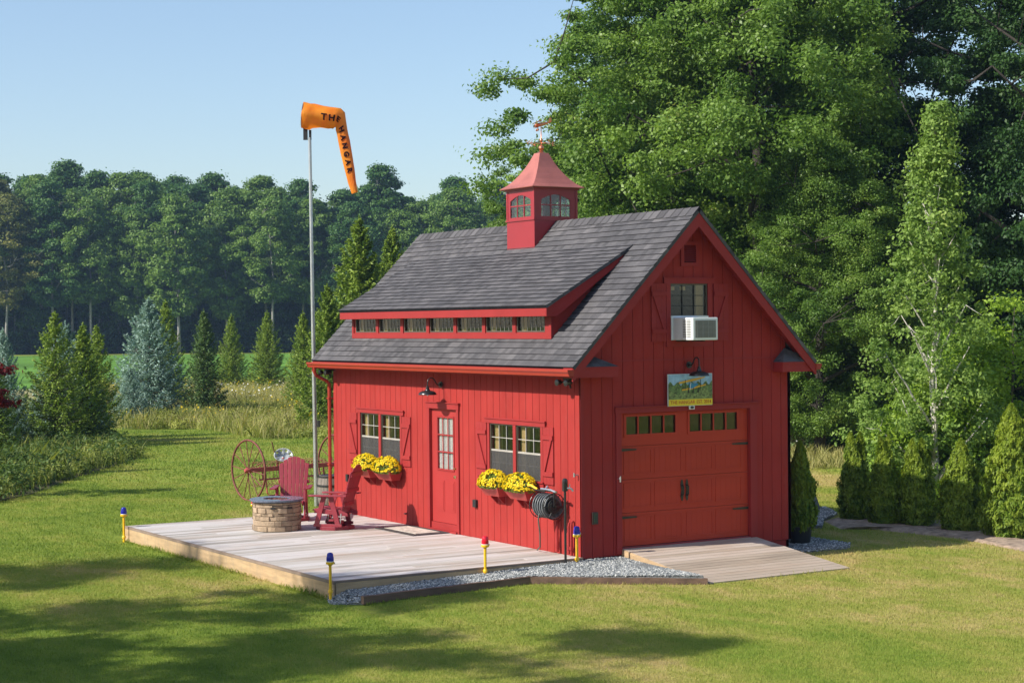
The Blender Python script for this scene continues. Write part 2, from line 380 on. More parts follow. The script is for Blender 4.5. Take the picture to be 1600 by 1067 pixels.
sheet('ground', xs, ys, LAWN, gh)
def polyplate(name, pts, z, m, thick=.02, kind='structure'):
    mb = MB(); mb.prism(pts, lambda x, y: (x, y, z-thick), lambda x, y: (x, y, z)); return mb.build(name, m, None, kind=kind)
def raypos(d, side, z=-.2):            # a place in the landscape: d metres out along the view axis, side metres to its right
    return (CAM.x+.5307*d+.8475*side, CAM.y+.8475*d-.5307*side, z)
# crop field between meadow and forest, d 112..245
pf = [raypos(d, s)[:2] for d, s in ((113, -45), (113, 60), (250, 120), (250, -110))]
polyplate('crop_field', pf, -.19, FIELDM, .5)

# ------------------------------------------------------------------ grass blades on the near lawn
def inpoly(px, py, poly):
    c = np.zeros(len(px), bool); n = len(poly)
    for i in range(n):
        x0, y0 = poly[i]; x1, y1 = poly[(i+1) % n]
        k = ((y0 > py) != (y1 > py)) & (px < (x1-x0)*(py-y0)/((y1-y0) if y1 != y0 else 1e-9)+x0)
        c ^= k
    return c
RECT = lambda x0, x1, y0, y1: [(x0, y0), (x1, y0), (x1, y1), (x0, y1)]
GRAVEL = [(-4.36, .06), (-4.5, -.3), (-4.18, -.70), (-1.36, -.56), (.70, -2.16), (.74, 0), (0, .0)]
keepout = [RECT(-4.33, 0, -.03, 8.7), RECT(-.02, 4.3, 0, 8.7), GRAVEL, RECT(.74, 3.5, -2.22, 0), [(4.25, -.35), (5.6, -.1), (5.7, 1.5), (4.25, 1.5)]]
ARBBED = [(7.75, 3.15), (7.0, 1.85), (7.45, 1.5), (7.58, .6), (7.7, -.54), (7.25, -2.4), (7.8, -3.8), (9.4, -3.2), (9.8, 1), (9.3, 3.4), (8.4, 3.4)]
def grass():
    VV = []; RR = []
    for d0, d1, dens, h, wd in ((16.5, 22, 2300, .036, .0085), (22, 29, 1400, .038, .011), (29, 44, 600, .042, .017), (44, 66, 170, .055, .03)):
        area = .34*(d1*d1-d0*d0)+2*(d1-d0); n = int(area*dens)
        d = np.sqrt(rng.uniform(d0*d0, d1*d1, n)); s = rng.uniform(-1, 1, n)*(.32*d+1)
        x = CAM.x+.5307*d+.8475*s; y = CAM.y+.8475*d-.5307*s
        k = np.ones(n, bool)
        for p in keepout+[ARBBED]: k &= ~inpoly(x, y, p)
        x, y = x[k], y[k]; n = len(x)
        z = -.22-np.where(x < 0, .07*np.exp(-(np.abs(x+4.3)+np.maximum(0, -y-1)*.5+np.maximum(0, y-9)*.5)/1.2)*np.where(x < -4.2, 1, .3), 0)
        far = np.minimum(1, np.maximum(0, (np.hypot(x-2, y-4)-7)/6))
        z = z+.05*np.array([noise.noise(Vector((a*.07, b*.07, 3))) for a, b in zip(x, y)])*far
        a = rng.uniform(0, 2*PI, n); hh = h*rng.uniform(.5, 1.35, n); lean = rng.normal(0, .35, (n, 2))*hh[:, None]
        P = np.stack([x, y, z-.005], 1); S = np.stack([np.cos(a), np.sin(a), 0*a], 1)*(wd*rng.uniform(.6, 1.2, n)/2)[:, None]
        V = np.stack([P-S, P+S, P+np.column_stack([lean, hh])], 1).reshape(-1, 3)
        VV.append(V); RR.append(rng.random(n))
    o = npmesh('lawn_grass', np.concatenate(VV), 3, np.concatenate(RR), BLADE, kind='stuff')
    tag(o, 'short mown grass with yellowed patches covering the lawn', 'grass')
grass()

# ------------------------------------------------------------------ the red building
W, L, RZ, EZ, OV = 4.27, 8.63, 5.463, 2.992, .302
SL = (RZ-EZ)/(W/2+OV)
hg = thing('storage_building', 'red board-sided storage building with grey shingled gable roof, dormer and cupola', 'building')
def part(mb, name, m, parent=hg, **k): return mb.build(name, m, parent, **k)
XW = lambda u, d, z: (-d, u, z)          # on the long wall, d outward
YW = lambda u, d, z: (u, -d, z)          # on the gable wall, d outward
def wbox(mb, F, u0, u1, z0, z1, d0, d1):
    P = [F(u0, d0, z0), F(u1, d0, z0), F(u1, d1, z0), F(u0, d1, z0), F(u0, d0, z1), F(u1, d0, z1), F(u1, d1, z1), F(u0, d1, z1)]
    f = [(0, 3, 2, 1), (4, 5, 6, 7), (0, 1, 5, 4), (1, 2, 6, 5), (2, 3, 7, 6), (3, 0, 4, 7)]
    if F is XW: f = [q[::-1] for q in f]
    if F is YW: f = [q[::-1] for q in f]
    return mb.add(P, f)
def siding(name, F, u0, u1, z0, ztop, openings, back=.06, brk=(), parent=hg, g0=.1):
    mb = MB(); ed = {u0, u1, *brk}; gro = []
    g = u0+g0
    while g < u1-.05: gro.append((g-.005, g+.005)); ed |= {g-.005, g+.005}; g += .2032
    for o in openings: ed |= {o[0], o[1]}
    ed = sorted(e for e in ed if u0 <= e <= u1)
    for a, b in zip(ed[:-1], ed[1:]):
        if b-a < 1e-5: continue
        m = (a+b)/2; dep = -.011 if any(x < m < y for x, y in gro) else 0
        cuts = sorted((o[2], o[3]) for o in openings if o[0] < m < o[1])
        z = z0
        for c0, c1 in cuts+[(None, None)]:
            if c0 is None:
                P = []
                for zz in (z, None):
                    for (u, d) in ((a, dep), (b, dep), (b, -back), (a, -back)):
                        P.append(F(u, d, zz if zz is not None else ztop(u)))
                f = [(0, 3, 2, 1), (4, 5, 6, 7), (0, 1, 5, 4), (1, 2, 6, 5), (2, 3, 7, 6), (3, 0, 4, 7)]
                if F is XW: f = [q[::-1] for q in f]
                mb.add(P, f)
            else:
                if c0 > z: wbox(mb, F, a, b, z, c0, dep, -back)
                z = c1
    return mb.build(name, RED, parent)
WIN_L = (5.86, 7.45, 1.10, 1.98); WIN_R = (1.12, 2.70, 1.10, 1.98)
DOOR = (3.80, 4.75, .0, 2.16); UWIN = (1.755, 2.515, 3.35, 4.265); GAR = (.76, 3.38, .10, 2.214)
siding('wall', XW, .0, L, -.02, lambda u: 2.93, [WIN_L, WIN_R, DOOR], g0=.16)
gtop = lambda u: EZ-.06+SL*(min(u, W-u)+OV)-.02
siding('wall', YW, .062, W-.0, -.02, lambda u: min(3.035, gtop(u)), [(GAR[0], GAR[1], -.05, GAR[3])], g0=.14, brk=(W/2,)).location.y = 0
mbg = siding('gable_wall', YW, .10, W-.10, 3.047, gtop, [UWIN, (2.02, 2.29, 4.60, 4.90)], g0=.1, brk=(W/2,))
m = MB(); wbox(m, YW, .0, W, 3.032, 3.052, -.04, .012); part(m, 'belly_band', TRIM)
siding('wall', lambda u, d, z: (W+d-.001, u, z), 0, L, -.02, lambda u: 2.93, [], g0=.16)
siding('wall', lambda u, d, z: (u, L+d-.001, z), .062, W-.062, -.02, gtop, [(1.4, 2.8, 3.4, 4.3)], g0=.14, brk=(W/2,))
# corner boards, base band, foundation
m = MB(); wbox(m, YW, .0, .062, -.02, 2.93, -.03, .004); part(m, 'corner_board', TRIM)
m = MB(); m.box(.03, W-.03, .03, .09, -.26, -.03); m.box(.03, .09, .03, L-.03, -.26, -.03); m.box(W-.09, W-.03, .03, L-.03, -.26, -.03); m.box(.03, W-.03, L-.09, L-.03, -.26, -.03)
part(m, 'foundation', TRIM)
# inside: floor, loft floor and inner lining so windows look into a room
m = MB(); m.box(.07, W-.07, .07, L-.07, -.06, .02); m.box(.07, W-.07, .07, L-.07, 2.75, 2.85)
m.box(W-.12, W-.08, .1, L-.1, .03, 2.74)
part(m, 'interior_floor', INT)
m = MB()
m.box(.2, .29, .45, .54, 2.86, 3.3); part(m, 'interior_stud', PINE)
m = MB(); m.box(3.6, 3.69, .45, .54, 2.86, 3.6); part(m, 'interior_stud', PINE)
# ---- roof with real courses
def roofplane(name, x0, z0, x1, z1, y0, y1, thick=.045, cut=None, uoff=0):
    """slab from eave (x0,z0) up to (x1,z1); stepped shingle courses on top"""
    d = Vector((x1-x0, 0, z1-z0)); Ln = d.length; d.normalize(); nn = Vector((-d.z, 0, d.x))
    if nn.z < 0: nn = -nn
    mb = MB(); uv = []
    rows = int(math.ceil(Ln/.13)); mb_f = []
    for k in range(rows):
        s0, s1 = k*.13, min((k+1)*.13, Ln)
        for (ya, yb) in (cut(s0) if cut else [(y0, y1)]):
            if yb-ya < .01: continue
            a = Vector((x0, 0, z0))+d*s0; b = Vector((x0, 0, z0))+d*s1
            n0, n1 = nn*(.016), nn*(.002)
            P = [a, b, b, a]; q = [(a+n0, ya), (b+n1, ya), (b+n1, yb), (a+n0, yb), (a-nn*thick, ya), (b-nn*thick, ya), (b-nn*thick, yb), (a-nn*thick, yb)]
            mb.add([(p.x, y, p.z) for p, y in q], [(0, 1, 2, 3), (7, 6, 5, 4), (0, 3, 7, 4), (1, 5, 6, 2), (0, 4, 5, 1), (3, 2, 6, 7)])
            vv = [(ya+uoff, s0+.001), (ya+uoff, s1-.001), (yb+uoff, s1-.001), (yb+uoff, s0+.001)]
            base = [vv[0], vv[1], vv[2], vv[3], vv[0], vv[1], vv[2], vv[3]]
            for f in [(0, 1, 2, 3), (7, 6, 5, 4), (0, 3, 7, 4), (1, 5, 6, 2), (0, 4, 5, 1), (3, 2, 6, 7)]: uv += [base[i] for i in f]
    o = mb.build(name, [SHIN, SHINE], hg)
    for k in range(2, len(o.data.polygons), 6): o.data.polygons[k].material_index = 1
    ul = o.data.uv_layers.new(name='UVMap'); ul.data.foreach_set('uv', np.array(uv, dtype=np.float32).ravel())
    return o
Y0, Y1 = -.30, L+.29
DY0, DY1 = .765, 8.075                           # dormer roof ends
roofplane('roof', -OV-.03, EZ-.03, W/2, RZ, Y0, Y1)
roofplane('roof', W+OV+.03, EZ-.03, W/2, RZ, Y0, Y1, uoff=50)
# ridge cap
m = MB(); y = Y0
while y < Y1-.05:
    for sx in (-1, 1):
        a = Vector((W/2, 0, RZ+.022)); b = Vector((W/2+sx*.14, 0, RZ+.022-.14*SL))
        m.add([(a.x, y, a.z+.01), (b.x, y, b.z+.01), (b.x, y+.2, b.z), (a.x, y+.2, a.z)], [(0, 1, 2, 3) if sx > 0 else (3, 2, 1, 0)])
    y += .2
o = part(m, 'ridge_cap', SHIN); ul = o.data.uv_layers.new(name='UVMap')
ul.data.foreach_set('uv', np.array([(int(i/4)*.37+5, (i % 4)*.005+int(i/8)*.13+.02) for i in range(len(o.data.loops))], dtype=np.float32).ravel())
# rake boards (front and back), as solid parallelograms under the shingles
def rake(y0, y1, name='rake_board'):
    for sgn in (-1, 1):
        c = lambda t: (W/2+sgn*(W/2+OV+.03)*(1-t), (EZ-.03)+(RZ-EZ+.03)*t)
        xa, za = c(0); xb, zb = c(1)
        q = [(xa, za-.048), (xa, za-.048-.165), (xa-sgn*.02, za-.048-.165), (xb, zb-.29), (xb, zb-.062)]
        m = MB(); m.prism(q, lambda x, z: (x, y0, z), lambda x, z: (x, y1, z)); part(m, name, TRIM)
rake(Y0+.012, Y0+.04); rake(Y1-.04, Y1-.012)
# soffits under rake overhang and eaves
m = MB()
for sgn in (-1, 1):
    xa = W/2+sgn*(W/2+OV); za = EZ-.075
    for (ya, yb) in ((Y0+.04, 0.0), (L, Y1-.04)):
        P = [(xa, ya, za-.02), (W/2, ya, RZ-.085-.02), (W/2, yb, RZ-.085-.02), (xa, yb, za-.02), (xa, ya, za), (W/2, ya, RZ-.085), (W/2, yb, RZ-.085), (xa, yb, za)]
        m.hexa(P)
m.box(-OV+.01, -.003, Y0+.05, Y1-.05, EZ-.19, EZ-.175); m.box(W+.003, W+OV-.01, Y0+.05, Y1-.05, EZ-.19, EZ-.175)
part(m, 'soffit', TRIM)
# boxed eave returns with little shingled caps
for sgn in (-1, 1):
    xo, xi = (-OV-.02, .54) if sgn < 0 else (W+OV+.02, W-.38)
    a, b = min(xo, xi), max(xo, xi)
    m = MB(); m.box(a, b, Y0+.042, -.012, 2.80, 2.935); m.box(a, b+(.015 if sgn > 0 else .015), Y0+.03, -.012, 2.935, 2.965); part(m, 'eave_return', TRIM)
    ax, az = (.22, 3.13) if sgn < 0 else (4.14, 3.20); m = MB(); yf = Y0+.025
    m.add([(xo, yf, 2.967), (xi, yf, 2.967), (xi, -.013, 2.967), (xo, -.013, 2.967), (ax, -.013, az)], [(0, 1, 4), (1, 2, 4), (3, 0, 4), (0, 3, 2, 1), (2, 3, 4)])
    o = part(m, 'return_cap', SHIN); ul = o.data.uv_layers.new(name='UVMap')
    ul.data.foreach_set('uv', np.array([(o.data.vertices[lp.vertex_index].co.x*1.0+3, o.data.vertices[lp.vertex_index].co.y+9+o.data.vertices[lp.vertex_index].co.z) for lp in o.data.loops], dtype=np.float32).ravel())
# fascia + gutters
m = MB(); m.box(-OV-.018, -OV, Y0+.042, Y1-.042, EZ-.19, EZ-.055); part(m, 'fascia', TRIM)
m = MB(); m.box(W+OV, W+OV+.018, Y0+.042, Y1-.042, EZ-.19, EZ-.055); part(m, 'fascia', TRIM)
def gutter(sgn):
    xo = -OV-.019 if sgn < 0 else W+OV+.019
    pr = [(0, 0), (.012, 0), (.012, -.09), (.075, -.09), (.085, -.055), (.108, -.03), (.108, -.004), (.118, -.004), (.118, -.034), (.095, -.06), (.084, -.102), (0, -.102)]
    m = MB(); m.prism(pr, lambda p, z: (xo+sgn*p, Y0-.0, EZ-.062+z), lambda p, z: (xo+sgn*p, Y1+.005, EZ-.062+z))
    for y in (Y0-.004, Y1+.005): m.prism([(0, 0), (.118, 0), (.118, -.034), (.084, -.102), (0, -.102)], lambda p, z: (xo+sgn*p, y, EZ-.062+z), lambda p, z: (xo+sgn*p, y+.004, EZ-.062+z))
    return part(m, 'gutter', GUT)
gutter(-1); gutter(1)
# downspout
m = MB(); yy = L+.06
m.tube([(-.38, yy, 2.86), (-.38, yy, 2.74), (-.34, yy, 2.67), (-.12, yy, 2.56), (-.065, yy, 2.50), (-.06, yy, 2.40), (-.06, yy, .1), (-.06, yy, -.1), (-.12, yy+.02, -.16)], .036, 8)
part(m, 'downspout', GUT, smooth=True)
for z in (2.2, .9): m = MB(); m.box(-.1, 0.02, yy-.05, yy+.045, z, z+.025); part(m, 'downspout_strap', GUT)

# ---- dormer
dx0, dz0, dx1, dz1 = -.115, 3.935, 1.60, 4.925
DS = (dz1-dz0)/(dx1-dx0)
dm = MB().box(.08, .10, .93, 7.90, 3.37, 3.40).build('dormer', TRIM, hg)
roofo = roofplane('dormer_roof', dx0-.02, dz0-.012, dx1+.03, dz1+.018, DY0-.02, DY1+.02, .04, uoff=20); roofo.parent = dm
XD = .09
m = MB()       # wall frame round seven windows
wins = [(7.80-(i*.972)-.84, 7.80-(i*.972)) for i in range(7)]      # y ranges far to near
fd = lambda u, d, z: (XD-d, u, z)
wbox(m, fd, .93, 7.92, 3.30, 3.505, -.05, 0); wbox(m, fd, .93, 7.92, 3.775, 3.90, -.05, 0)
es = [7.92]+[e for y0, y1 in wins for e in (y1, y0)]+[.93]
for k in range(0, len(es), 2):
    a, b = es[k+1], es[k]
    wbox(m, fd, a, b, 3.505, 3.775, -.05, 0)
m.build('dormer_wall', TRIM, dm)
m = MB(); wbox(m, fd, .915, 7.935, 3.395, 3.49, .001, .02); wbox(m, fd, .915, .985, 3.49, 3.80, .001, .02); wbox(m, fd, 7.865, 7.935, 3.49, 3.80, .001, .02)
for (a0, a1), (b0, b1) in zip(wins[:-1], wins[1:]): wbox(m, fd, b1+.015, a0-.015, 3.49, 3.80, .001, .02)
m.build('dormer_trim', TRIM, dm)
for y in (.93, 7.88):   # cheeks
    m = MB(); q = [(XD+.05, 3.32), (XD+.05, dz0+DS*(XD+.05-dx0)-.06), (1.62, dz1-.04), (1.62, 4.88)]
    m.prism(q, lambda x, z: (x, y, z), lambda x, z: (x, y+.04, z)); m.build('dormer_cheek', RED, dm)
# dormer fascia and sloped rake boards with level foot
m = MB(); m.box(dx0-.002, dx0+.018, DY0+.02, DY1-.02, dz0-.175, dz0-.05); m.box(dx0+.02, XD, DY0+.04, DY1-.04, dz0-.17, dz0-.155); m.build('dormer_fascia', TRIM, dm)
for y in (DY0, DY1-.02):
    q = [(dx0, dz0-.05), (dx0, dz0-.178), (dx0+.24, dz0-.178)]
    x = 1.36; q += [(x, dz0+DS*(x-dx0)-.155+.0), (dx1-.02, dz1-.03), (dx1-.1, dz1-.10)]
    q = [(dx0, dz0-.05), (dx0, dz0-.178), (dx0+.2, dz0-.178), (dx1-.16, dz1-.225), (dx1-.02, dz1-.075)]
    m = MB(); m.prism(q, lambda x, z: (x, y, z), lambda x, z: (x, y+.02, z)); m.build('dormer_rake', TRIM, dm)
for y in (DY0+.021, 7.93):
    m = MB(); P = [(dx0+.03, y, dz0-.08), (1.5, y, dz0-.08+DS*(1.5-dx0-.03)), (1.5, y+.125, dz0-.08+DS*(1.5-dx0-.03)), (dx0+.03, y+.125, dz0-.08)]
    m.hexa([(a, b, c-.01) for a, b, c in P]+P); m.build('dormer_soffit', TRIM, dm)
def window(parent, F, u0, u1, z0, z1, cols, rows, lower=None, name='window', frame=BRONZE, bw=.006, jamb=True, bars=BRONZE, jm=1, deep=.0):
    """one sash unit; F maps (u, out, z)"""
    e = .022; m = MB()
    wbox(m, F, u0, u1, z1-e, z1, -.035-deep, .004); wbox(m, F, u0, u1, z0, z0+e, -.035-deep, .004)
    wbox(m, F, u0, u0+e, z0+e, z1-e, -.035-deep, .004); wbox(m, F, u1-e, u1, z0+e, z1-e, -.035-deep, .004)
    fr = m.build(name, frame, parent)
    zm = z0 if lower is None else lower
    g = MB(); wbox(g, F, u0+e, u1-e, zm+.001, z1-e, -.028, -.024); g.build('glass', GLASS, fr)
    b = MB()
    for i in range(1, cols):
        u = u0+e+(u1-u0-2*e)*i/cols; wbox(b, F, u-bw, u+bw, zm+.012, z1-e, -.0235, -.0235+2*bw)
    for i in range(1, rows):
        z = zm+(z1-e-zm)*i/rows; wbox(b, F, u0+e, u1-e, z-bw, z+bw, -.0232, -.0232+2*bw)
    if b.v: b.build('muntins', bars, fr)
    if lower is not None:
        b = MB(); wbox(b, F, u0+e, u1-e, lower-.018, lower+.012, -.030, -.004); b.build('meeting_rail', VINYL, fr)
        b = MB(); wbox(b, F, u0+e, u1-e, z0+e, lower-.018, -.008, -.006); b.build('insect_screen', SCREEN, fr)
        b = MB()
        for i in range(1, cols): u = u0+e+(u1-u0-2*e)*i/cols; wbox(b, F, u-bw, u+bw, z0+e, lower-.018, -.0235, -.0235+2*bw)
        z = (z0+e+lower)/2; wbox(b, F, u0+e, u1-e, z-bw, z+bw, -.0232, -.0232+2*bw); b.build('muntins', bars, fr)
        g = MB(); wbox(g, F, u0+e, u1-e, z0+e, lower-.018, -.034, -.030); g.build('glass', GLASS, fr)
    if jamb:
        b = MB(); uu = u1-e-.0 if jm > 0 else u0+e
        wbox(b, F, *( (uu-.15, uu) if jm > 0 else (uu, uu+.15)), z0, z1, -.14, -.08); b.build('curtain', PINE, fr)
    return fr
for i, (a, b) in enumerate(wins): 
    f = MB()
    window(dm, fd, a+.0, b-.0, 3.505, 3.775, 6, 1, name='dormer_window', bars=VINYL, bw=.003)
m = MB(); m.box(.9, .95, 1.0, 7.8, 3.1, 3.85); m.build('dormer_inner_lining', INT, dm)
# ---- paired windows on the long wall
def pair(win, label=None):
    y0, y1, z0, z1 = win; mid = (y0+y1)/2
    o = MB(); wbox(o, XW, y0-.14, y1+.14, z1+.001, z1+.095, .001, .03); wbox(o, XW, y0-.16, y1+.16, z1+.075, z1+.1, .03, .045)
    wbox(o, XW, y0-.07, y0-.0, z0-.02, z1+.001, .001, .024); wbox(o, XW, y1, y1+.07, z0-.02, z1+.001, .001, .024); wbox(o, XW, mid-.045, mid+.045, z0, z1+.001, .001, .024)
    wbox(o, XW, y0-.09, y1+.09, z0-.10, z0-.001, .001, .03); wbox(o, XW, y0-.10, y1+.10, z0-.022, z0, .03, .055)
    fr = o.build('window', TRIM, hg)
    for a, b in ((y0, mid-.045), (mid+.045, y1)): 
        e = window(hg, XW, a, b, z0, z1, 3, 2, lower=1.535, name='window_sash', bars=VINYL)
    b = MB(); wbox(b, XW, mid-.05, mid+.05, z0-.05, z1+.05, -.06, 0); b.build('mullion', TRIM, hg)
    return fr
pair(WIN_L); pair(WIN_R)
def shutter(F, u0, u1, z0, z1, flip):
    m = MB(); wd = (u1-u0-.004)/3
    for k in range(3): wbox(m, F, u0+k*(wd+.002), u0+k*(wd+.002)+wd, z0, z1, .003, .022)
    o = m.build('shutter', TRIM, hg)
    b = MB()
    for z in (z0+.13, z1-.20): wbox(b, F, u0+.001, u1-.001, z, z+.07, .022, .042)
    za, zb = z0+.20, z1-.20; ua, ub = (u0+.02, u1-.02) if not flip else (u1-.02, u0+.02)
    s = .05 if ub > ua else -.05
    q = [(ua, za), (ua+s, za), (ub, zb), (ub-s, zb)]
    b.prism(q, lambda u, z: F(u, .022, z), lambda u, z: F(u, .046, z)); b.build('shutter_brace', TRIM, o)
    return o
shutter(XW, 7.60, 7.92, 1.06, 1.965, False); shutter(XW, 5.47, 5.78, 1.06, 1.965, True)
shutter(XW, 2.80, 3.13, 1.07, 1.985, False); shutter(XW, .75, 1.045, 1.07, 1.985, True)
shutter(YW, 1.375, 1.665, 3.335, 4.265, True); shutter(YW, 2.64, 2.935, 3.335, 4.265, False)
# upper gable window
u0, u1, z0, z1 = UWIN
m = MB(); wbox(m, YW, u0-.13, u1+.13, z1+.001, z1+.095, .001, .03); wbox(m, YW, u0-.15, u1+.15, z1+.08, z1+.1, .03, .045)
wbox(m, YW, u0-.085, u0, z0-.10, z1+.001, .001, .024); wbox(m, YW, u1, u1+.085, z0-.10, z1+.001, .001, .024); wbox(m, YW, u0, u1, z0-.10, z0-.0, .001, .026)
m.build('window', TRIM, hg)
f = window(hg, YW, u0, u1, z0, z1, 3, 3, lower=3.74, name='window_sash', jm=1, frame=BRONZE, bars=BLACK2)
m = MB(); wbox(m, YW, u0+.03, u1-.03, 3.66, 3.745, -.035, -.0); m.build('window_rail', BRONZE, f)
m = MB()
for a in (1.82, 2.04, 2.34): wbox(m, YW, a, a+.1, 4.16, 4.22, -.12, -.09)
m.build('curtain', PINE, f)
# gable vent
m = MB(); u0, u1, z0, z1 = 1.97, 2.34, 4.545, 4.945
wbox(m, YW, u0, u1, z1-.06, z1, .001, .028); wbox(m, YW, u0, u1, z0, z0+.06, .001, .028); wbox(m, YW, u0, u0+.065, z0+.06, z1-.06, .001, .028); wbox(m, YW, u1-.065, u1, z0+.06, z1-.06, .001, .028)
vt = m.build('gable_vent', TRIM, hg)
m = MB()
for k in range(8):
    z = z0+.075+k*.034; P = [YW(u0+.065, .02, z), YW(u1-.065, .02, z), YW(u1-.065, -.02, z+.028), YW(u0+.065, -.02, z+.028)]
    m.add(P+[(a, b+.001, c+.006) for a, b, c in P], [(0, 1, 2, 3), (4, 5, 6, 7), (0, 1, 5, 4), (2, 3, 7, 6)])
m.build('louvre', TRIM, vt)
# ---- entry door
y0, y1, z0, z1 = DOOR
m = MB(); wbox(m, XW, y0-.075, y0, .0, z1, .001, .03); wbox(m, XW, y1, y1+.085, .0, z1, .001, .03)
wbox(m, XW, y0-.09, y1+.11, z1+.0, z1+.10, .001, .036); wbox(m, XW, y0-.11, y1+.13, z1+.10, z1+.118, .001, .055); m.build('door_frame', TRIM, hg)
gy0, gy1, gz0, gz1 = 3.985, 4.525, 1.10, 2.0
m = MB(); D = -.028
wbox(m, XW, y0+.004, y1-.004, .15, gz0, -.06, D); wbox(m, XW, y0+.004, y1-.004, gz1, z1-.004, -.06, D); wbox(m, XW, y0+.004, gy0, gz0, gz1, -.06, D); wbox(m, XW, gy1, y1-.004, gz0, gz1, -.06, D)
dr = m.build('entry_door', DOORRED, hg)
m = MB(); t = .03
wbox(m, XW, gy0-t, gy1+t, gz1, gz1+t, D, D+.014); wbox(m, XW, gy0-t, gy1+t, gz0-t, gz0, D, D+.014); wbox(m, XW, gy0-t, gy0, gz0, gz1, D, D+.014); wbox(m, XW, gy1, gy1+t, gz0, gz1, D, D+.014)
for i in (1, 2): 
    u = gy0+(gy1-gy0)*i/3; wbox(m, XW, u-.011, u+.011, gz0, gz1, D, D+.012)
    z = gz0+(gz1-gz0)*i/3; wbox(m, XW, gy0, gy1, z-.011, z+.011, D+.001, D+.0125)
m.build('door_muntins', TRIM, dr)
m = MB(); wbox(m, XW, gy0, gy1, gz0, gz1, -.042, -.038); m.build('door_glass', GLASS, dr)
m = MB()
for k in range(14):
    u = gy0+(gy1-gy0)*k/14; wbox(m, XW, u+.001, u+(gy1-gy0)/14-.001, gz0, gz1, -.056, -.047-.005*(k % 2))
m.build('door_blind', BLIND, dr)
m = MB()
for a, b in ((3.95, 4.21), (4.31, 4.57)):
    for (e, dd) in ((0, .006), (.035, .011)):
        wbox(m, XW, a+e, b-e, .35+e, .90-e, D-.001, D+dd)
m.build('door_panel', DOORRED, dr)
m = MB(); wbox(m, XW, y0, y1, .0, .145, -.06, -.002); wbox(m, XW, y0-.02, y1+.02, .0, .035, -.002, .06); m.build('door_sill', TRIM, hg)
for z, r in ((.985, .032), (1.13, .022)):
    m = MB(); m.lathe([(.035, .0), (.035, -.008), (.012, -.012), (.012, -.03), (r*.9, -.036), (r, -.05), (r*.7, -.065), (.001, -.068)], (-D, 3.87, z), 14, 'x'); m.build('door_knob', BRASS, dr, smooth=True)
# ---- garage door
u0, u1, z0, z1 = GAR
m = MB(); wbox(m, YW, u0-.10, u0+.0, -.0, z1+.0, .001, .028); wbox(m, YW, u1, u1+.14, .0, z1, .001, .028)
wbox(m, YW, u0-.115, u1+.18, z1+.0, z1+.10, .001, .034); wbox(m, YW, u0-.125, u1+.19, z1+.085, z1+.10, .034, .06); m.build('garage_door_frame', TRIM, hg)
m = MB(); wbox(m, YW, u0, u1, -.03, z0-.004, -.055, -.002); m.build('threshold', CHAIRRED, hg)
gd = MB(); D = -.045; H4 = (z1-z0)/4
sec = [z0+H4*k for k in range(5)]
for k in range(3): wbox(gd, YW, u0+.008, u1-.008, sec[k]+.003, sec[k+1]-.003, D-.035, D)
wins2 = [(.875, 1.895), (2.14, 3.17)]; wz0, wz1 = 1.86, 2.165
a = sec[3]+.003; b = z1
for (p, q, r, s) in ((u0+.008, wins2[0][0], a, b), (wins2[0][1], wins2[1][0], a, b), (wins2[1][1], u1-.008, a, b), (*wins2[0], a, wz0), (*wins2[0], wz1, b), (*wins2[1], a, wz0), (*wins2[1], wz1, b)):
    wbox(gd, YW, p, q, r, s, D-.035, D)
gdo = gd.build('garage_door', GARRED, hg)
m = MB()
for k in range(3):
    for j in range(4):
        pa = .845+j*.605+(.03 if j > 1 else 0); pb = pa+.55; qa, qb = sec[k]+.075, sec[k+1]-.055
        for (p, q, r, s) in ((pa, pb, qb-.022, qb), (pa, pb, qa, qa+.022), (pa, pa+.022, qa+.022, qb-.022), (pb-.022, pb, qa+.022, qb-.022)): wbox(m, YW, p, q, r, s, D-.002, D+.008)
        for i in range(1, 5): 
            u = pa+(pb-pa)*i/5; wbox(m, YW, u-.003, u+.003, qa+.022, qb-.022, D-.002, D+.002)
m.build('garage_door_panel', GARRED, gdo)
for p, q in wins2:
    m = MB(); e = .035
    wbox(m, YW, p-.02, q+.02, wz1-.012, wz1+.03, D-.002, D+.014); wbox(m, YW, p-.02, q+.02, wz0-.03, wz0+.012, D-.002, D+.014)
    for u in (p-.02, q-.022): wbox(m, YW, u, u+.042, wz0+.012, wz1-.012, D-.002, D+.014)
    for i in (1, 2, 3): wbox(m, YW, p+(q-p)*i/4-.012, p+(q-p)*i/4+.012, wz0+.012, wz1-.012, D-.002, D+.012)
    fr = m.build('garage_door_window', GARRED, gdo)
    m = MB(); wbox(m, YW, p, q, wz0, wz1, D-.02, D-.016); m.build('pane', GLASS, fr)
for ua, ub, z in ((u0+.01, u0+.32, 1.63), (u0+.01, u0+.32, .56), (u1-.33, u1-.01, 1.63), (u1-.33, u1-.01, .56)):
    m = MB(); lft = ua < 2
    q = [(ua, z-.022), (ub, z-.012), (ub+.02, z), (ub, z+.012), (ua, z+.022)] if lft else [(ub, z-.022), (ua, z-.012), (ua-.02, z), (ua, z+.012), (ub, z+.022)]
    m.prism(q, lambda u, zz: YW(u, D+.009, zz), lambda u, zz: YW(u, D+.018, zz)); m.build('hinge_strap', BLACK, gdo)
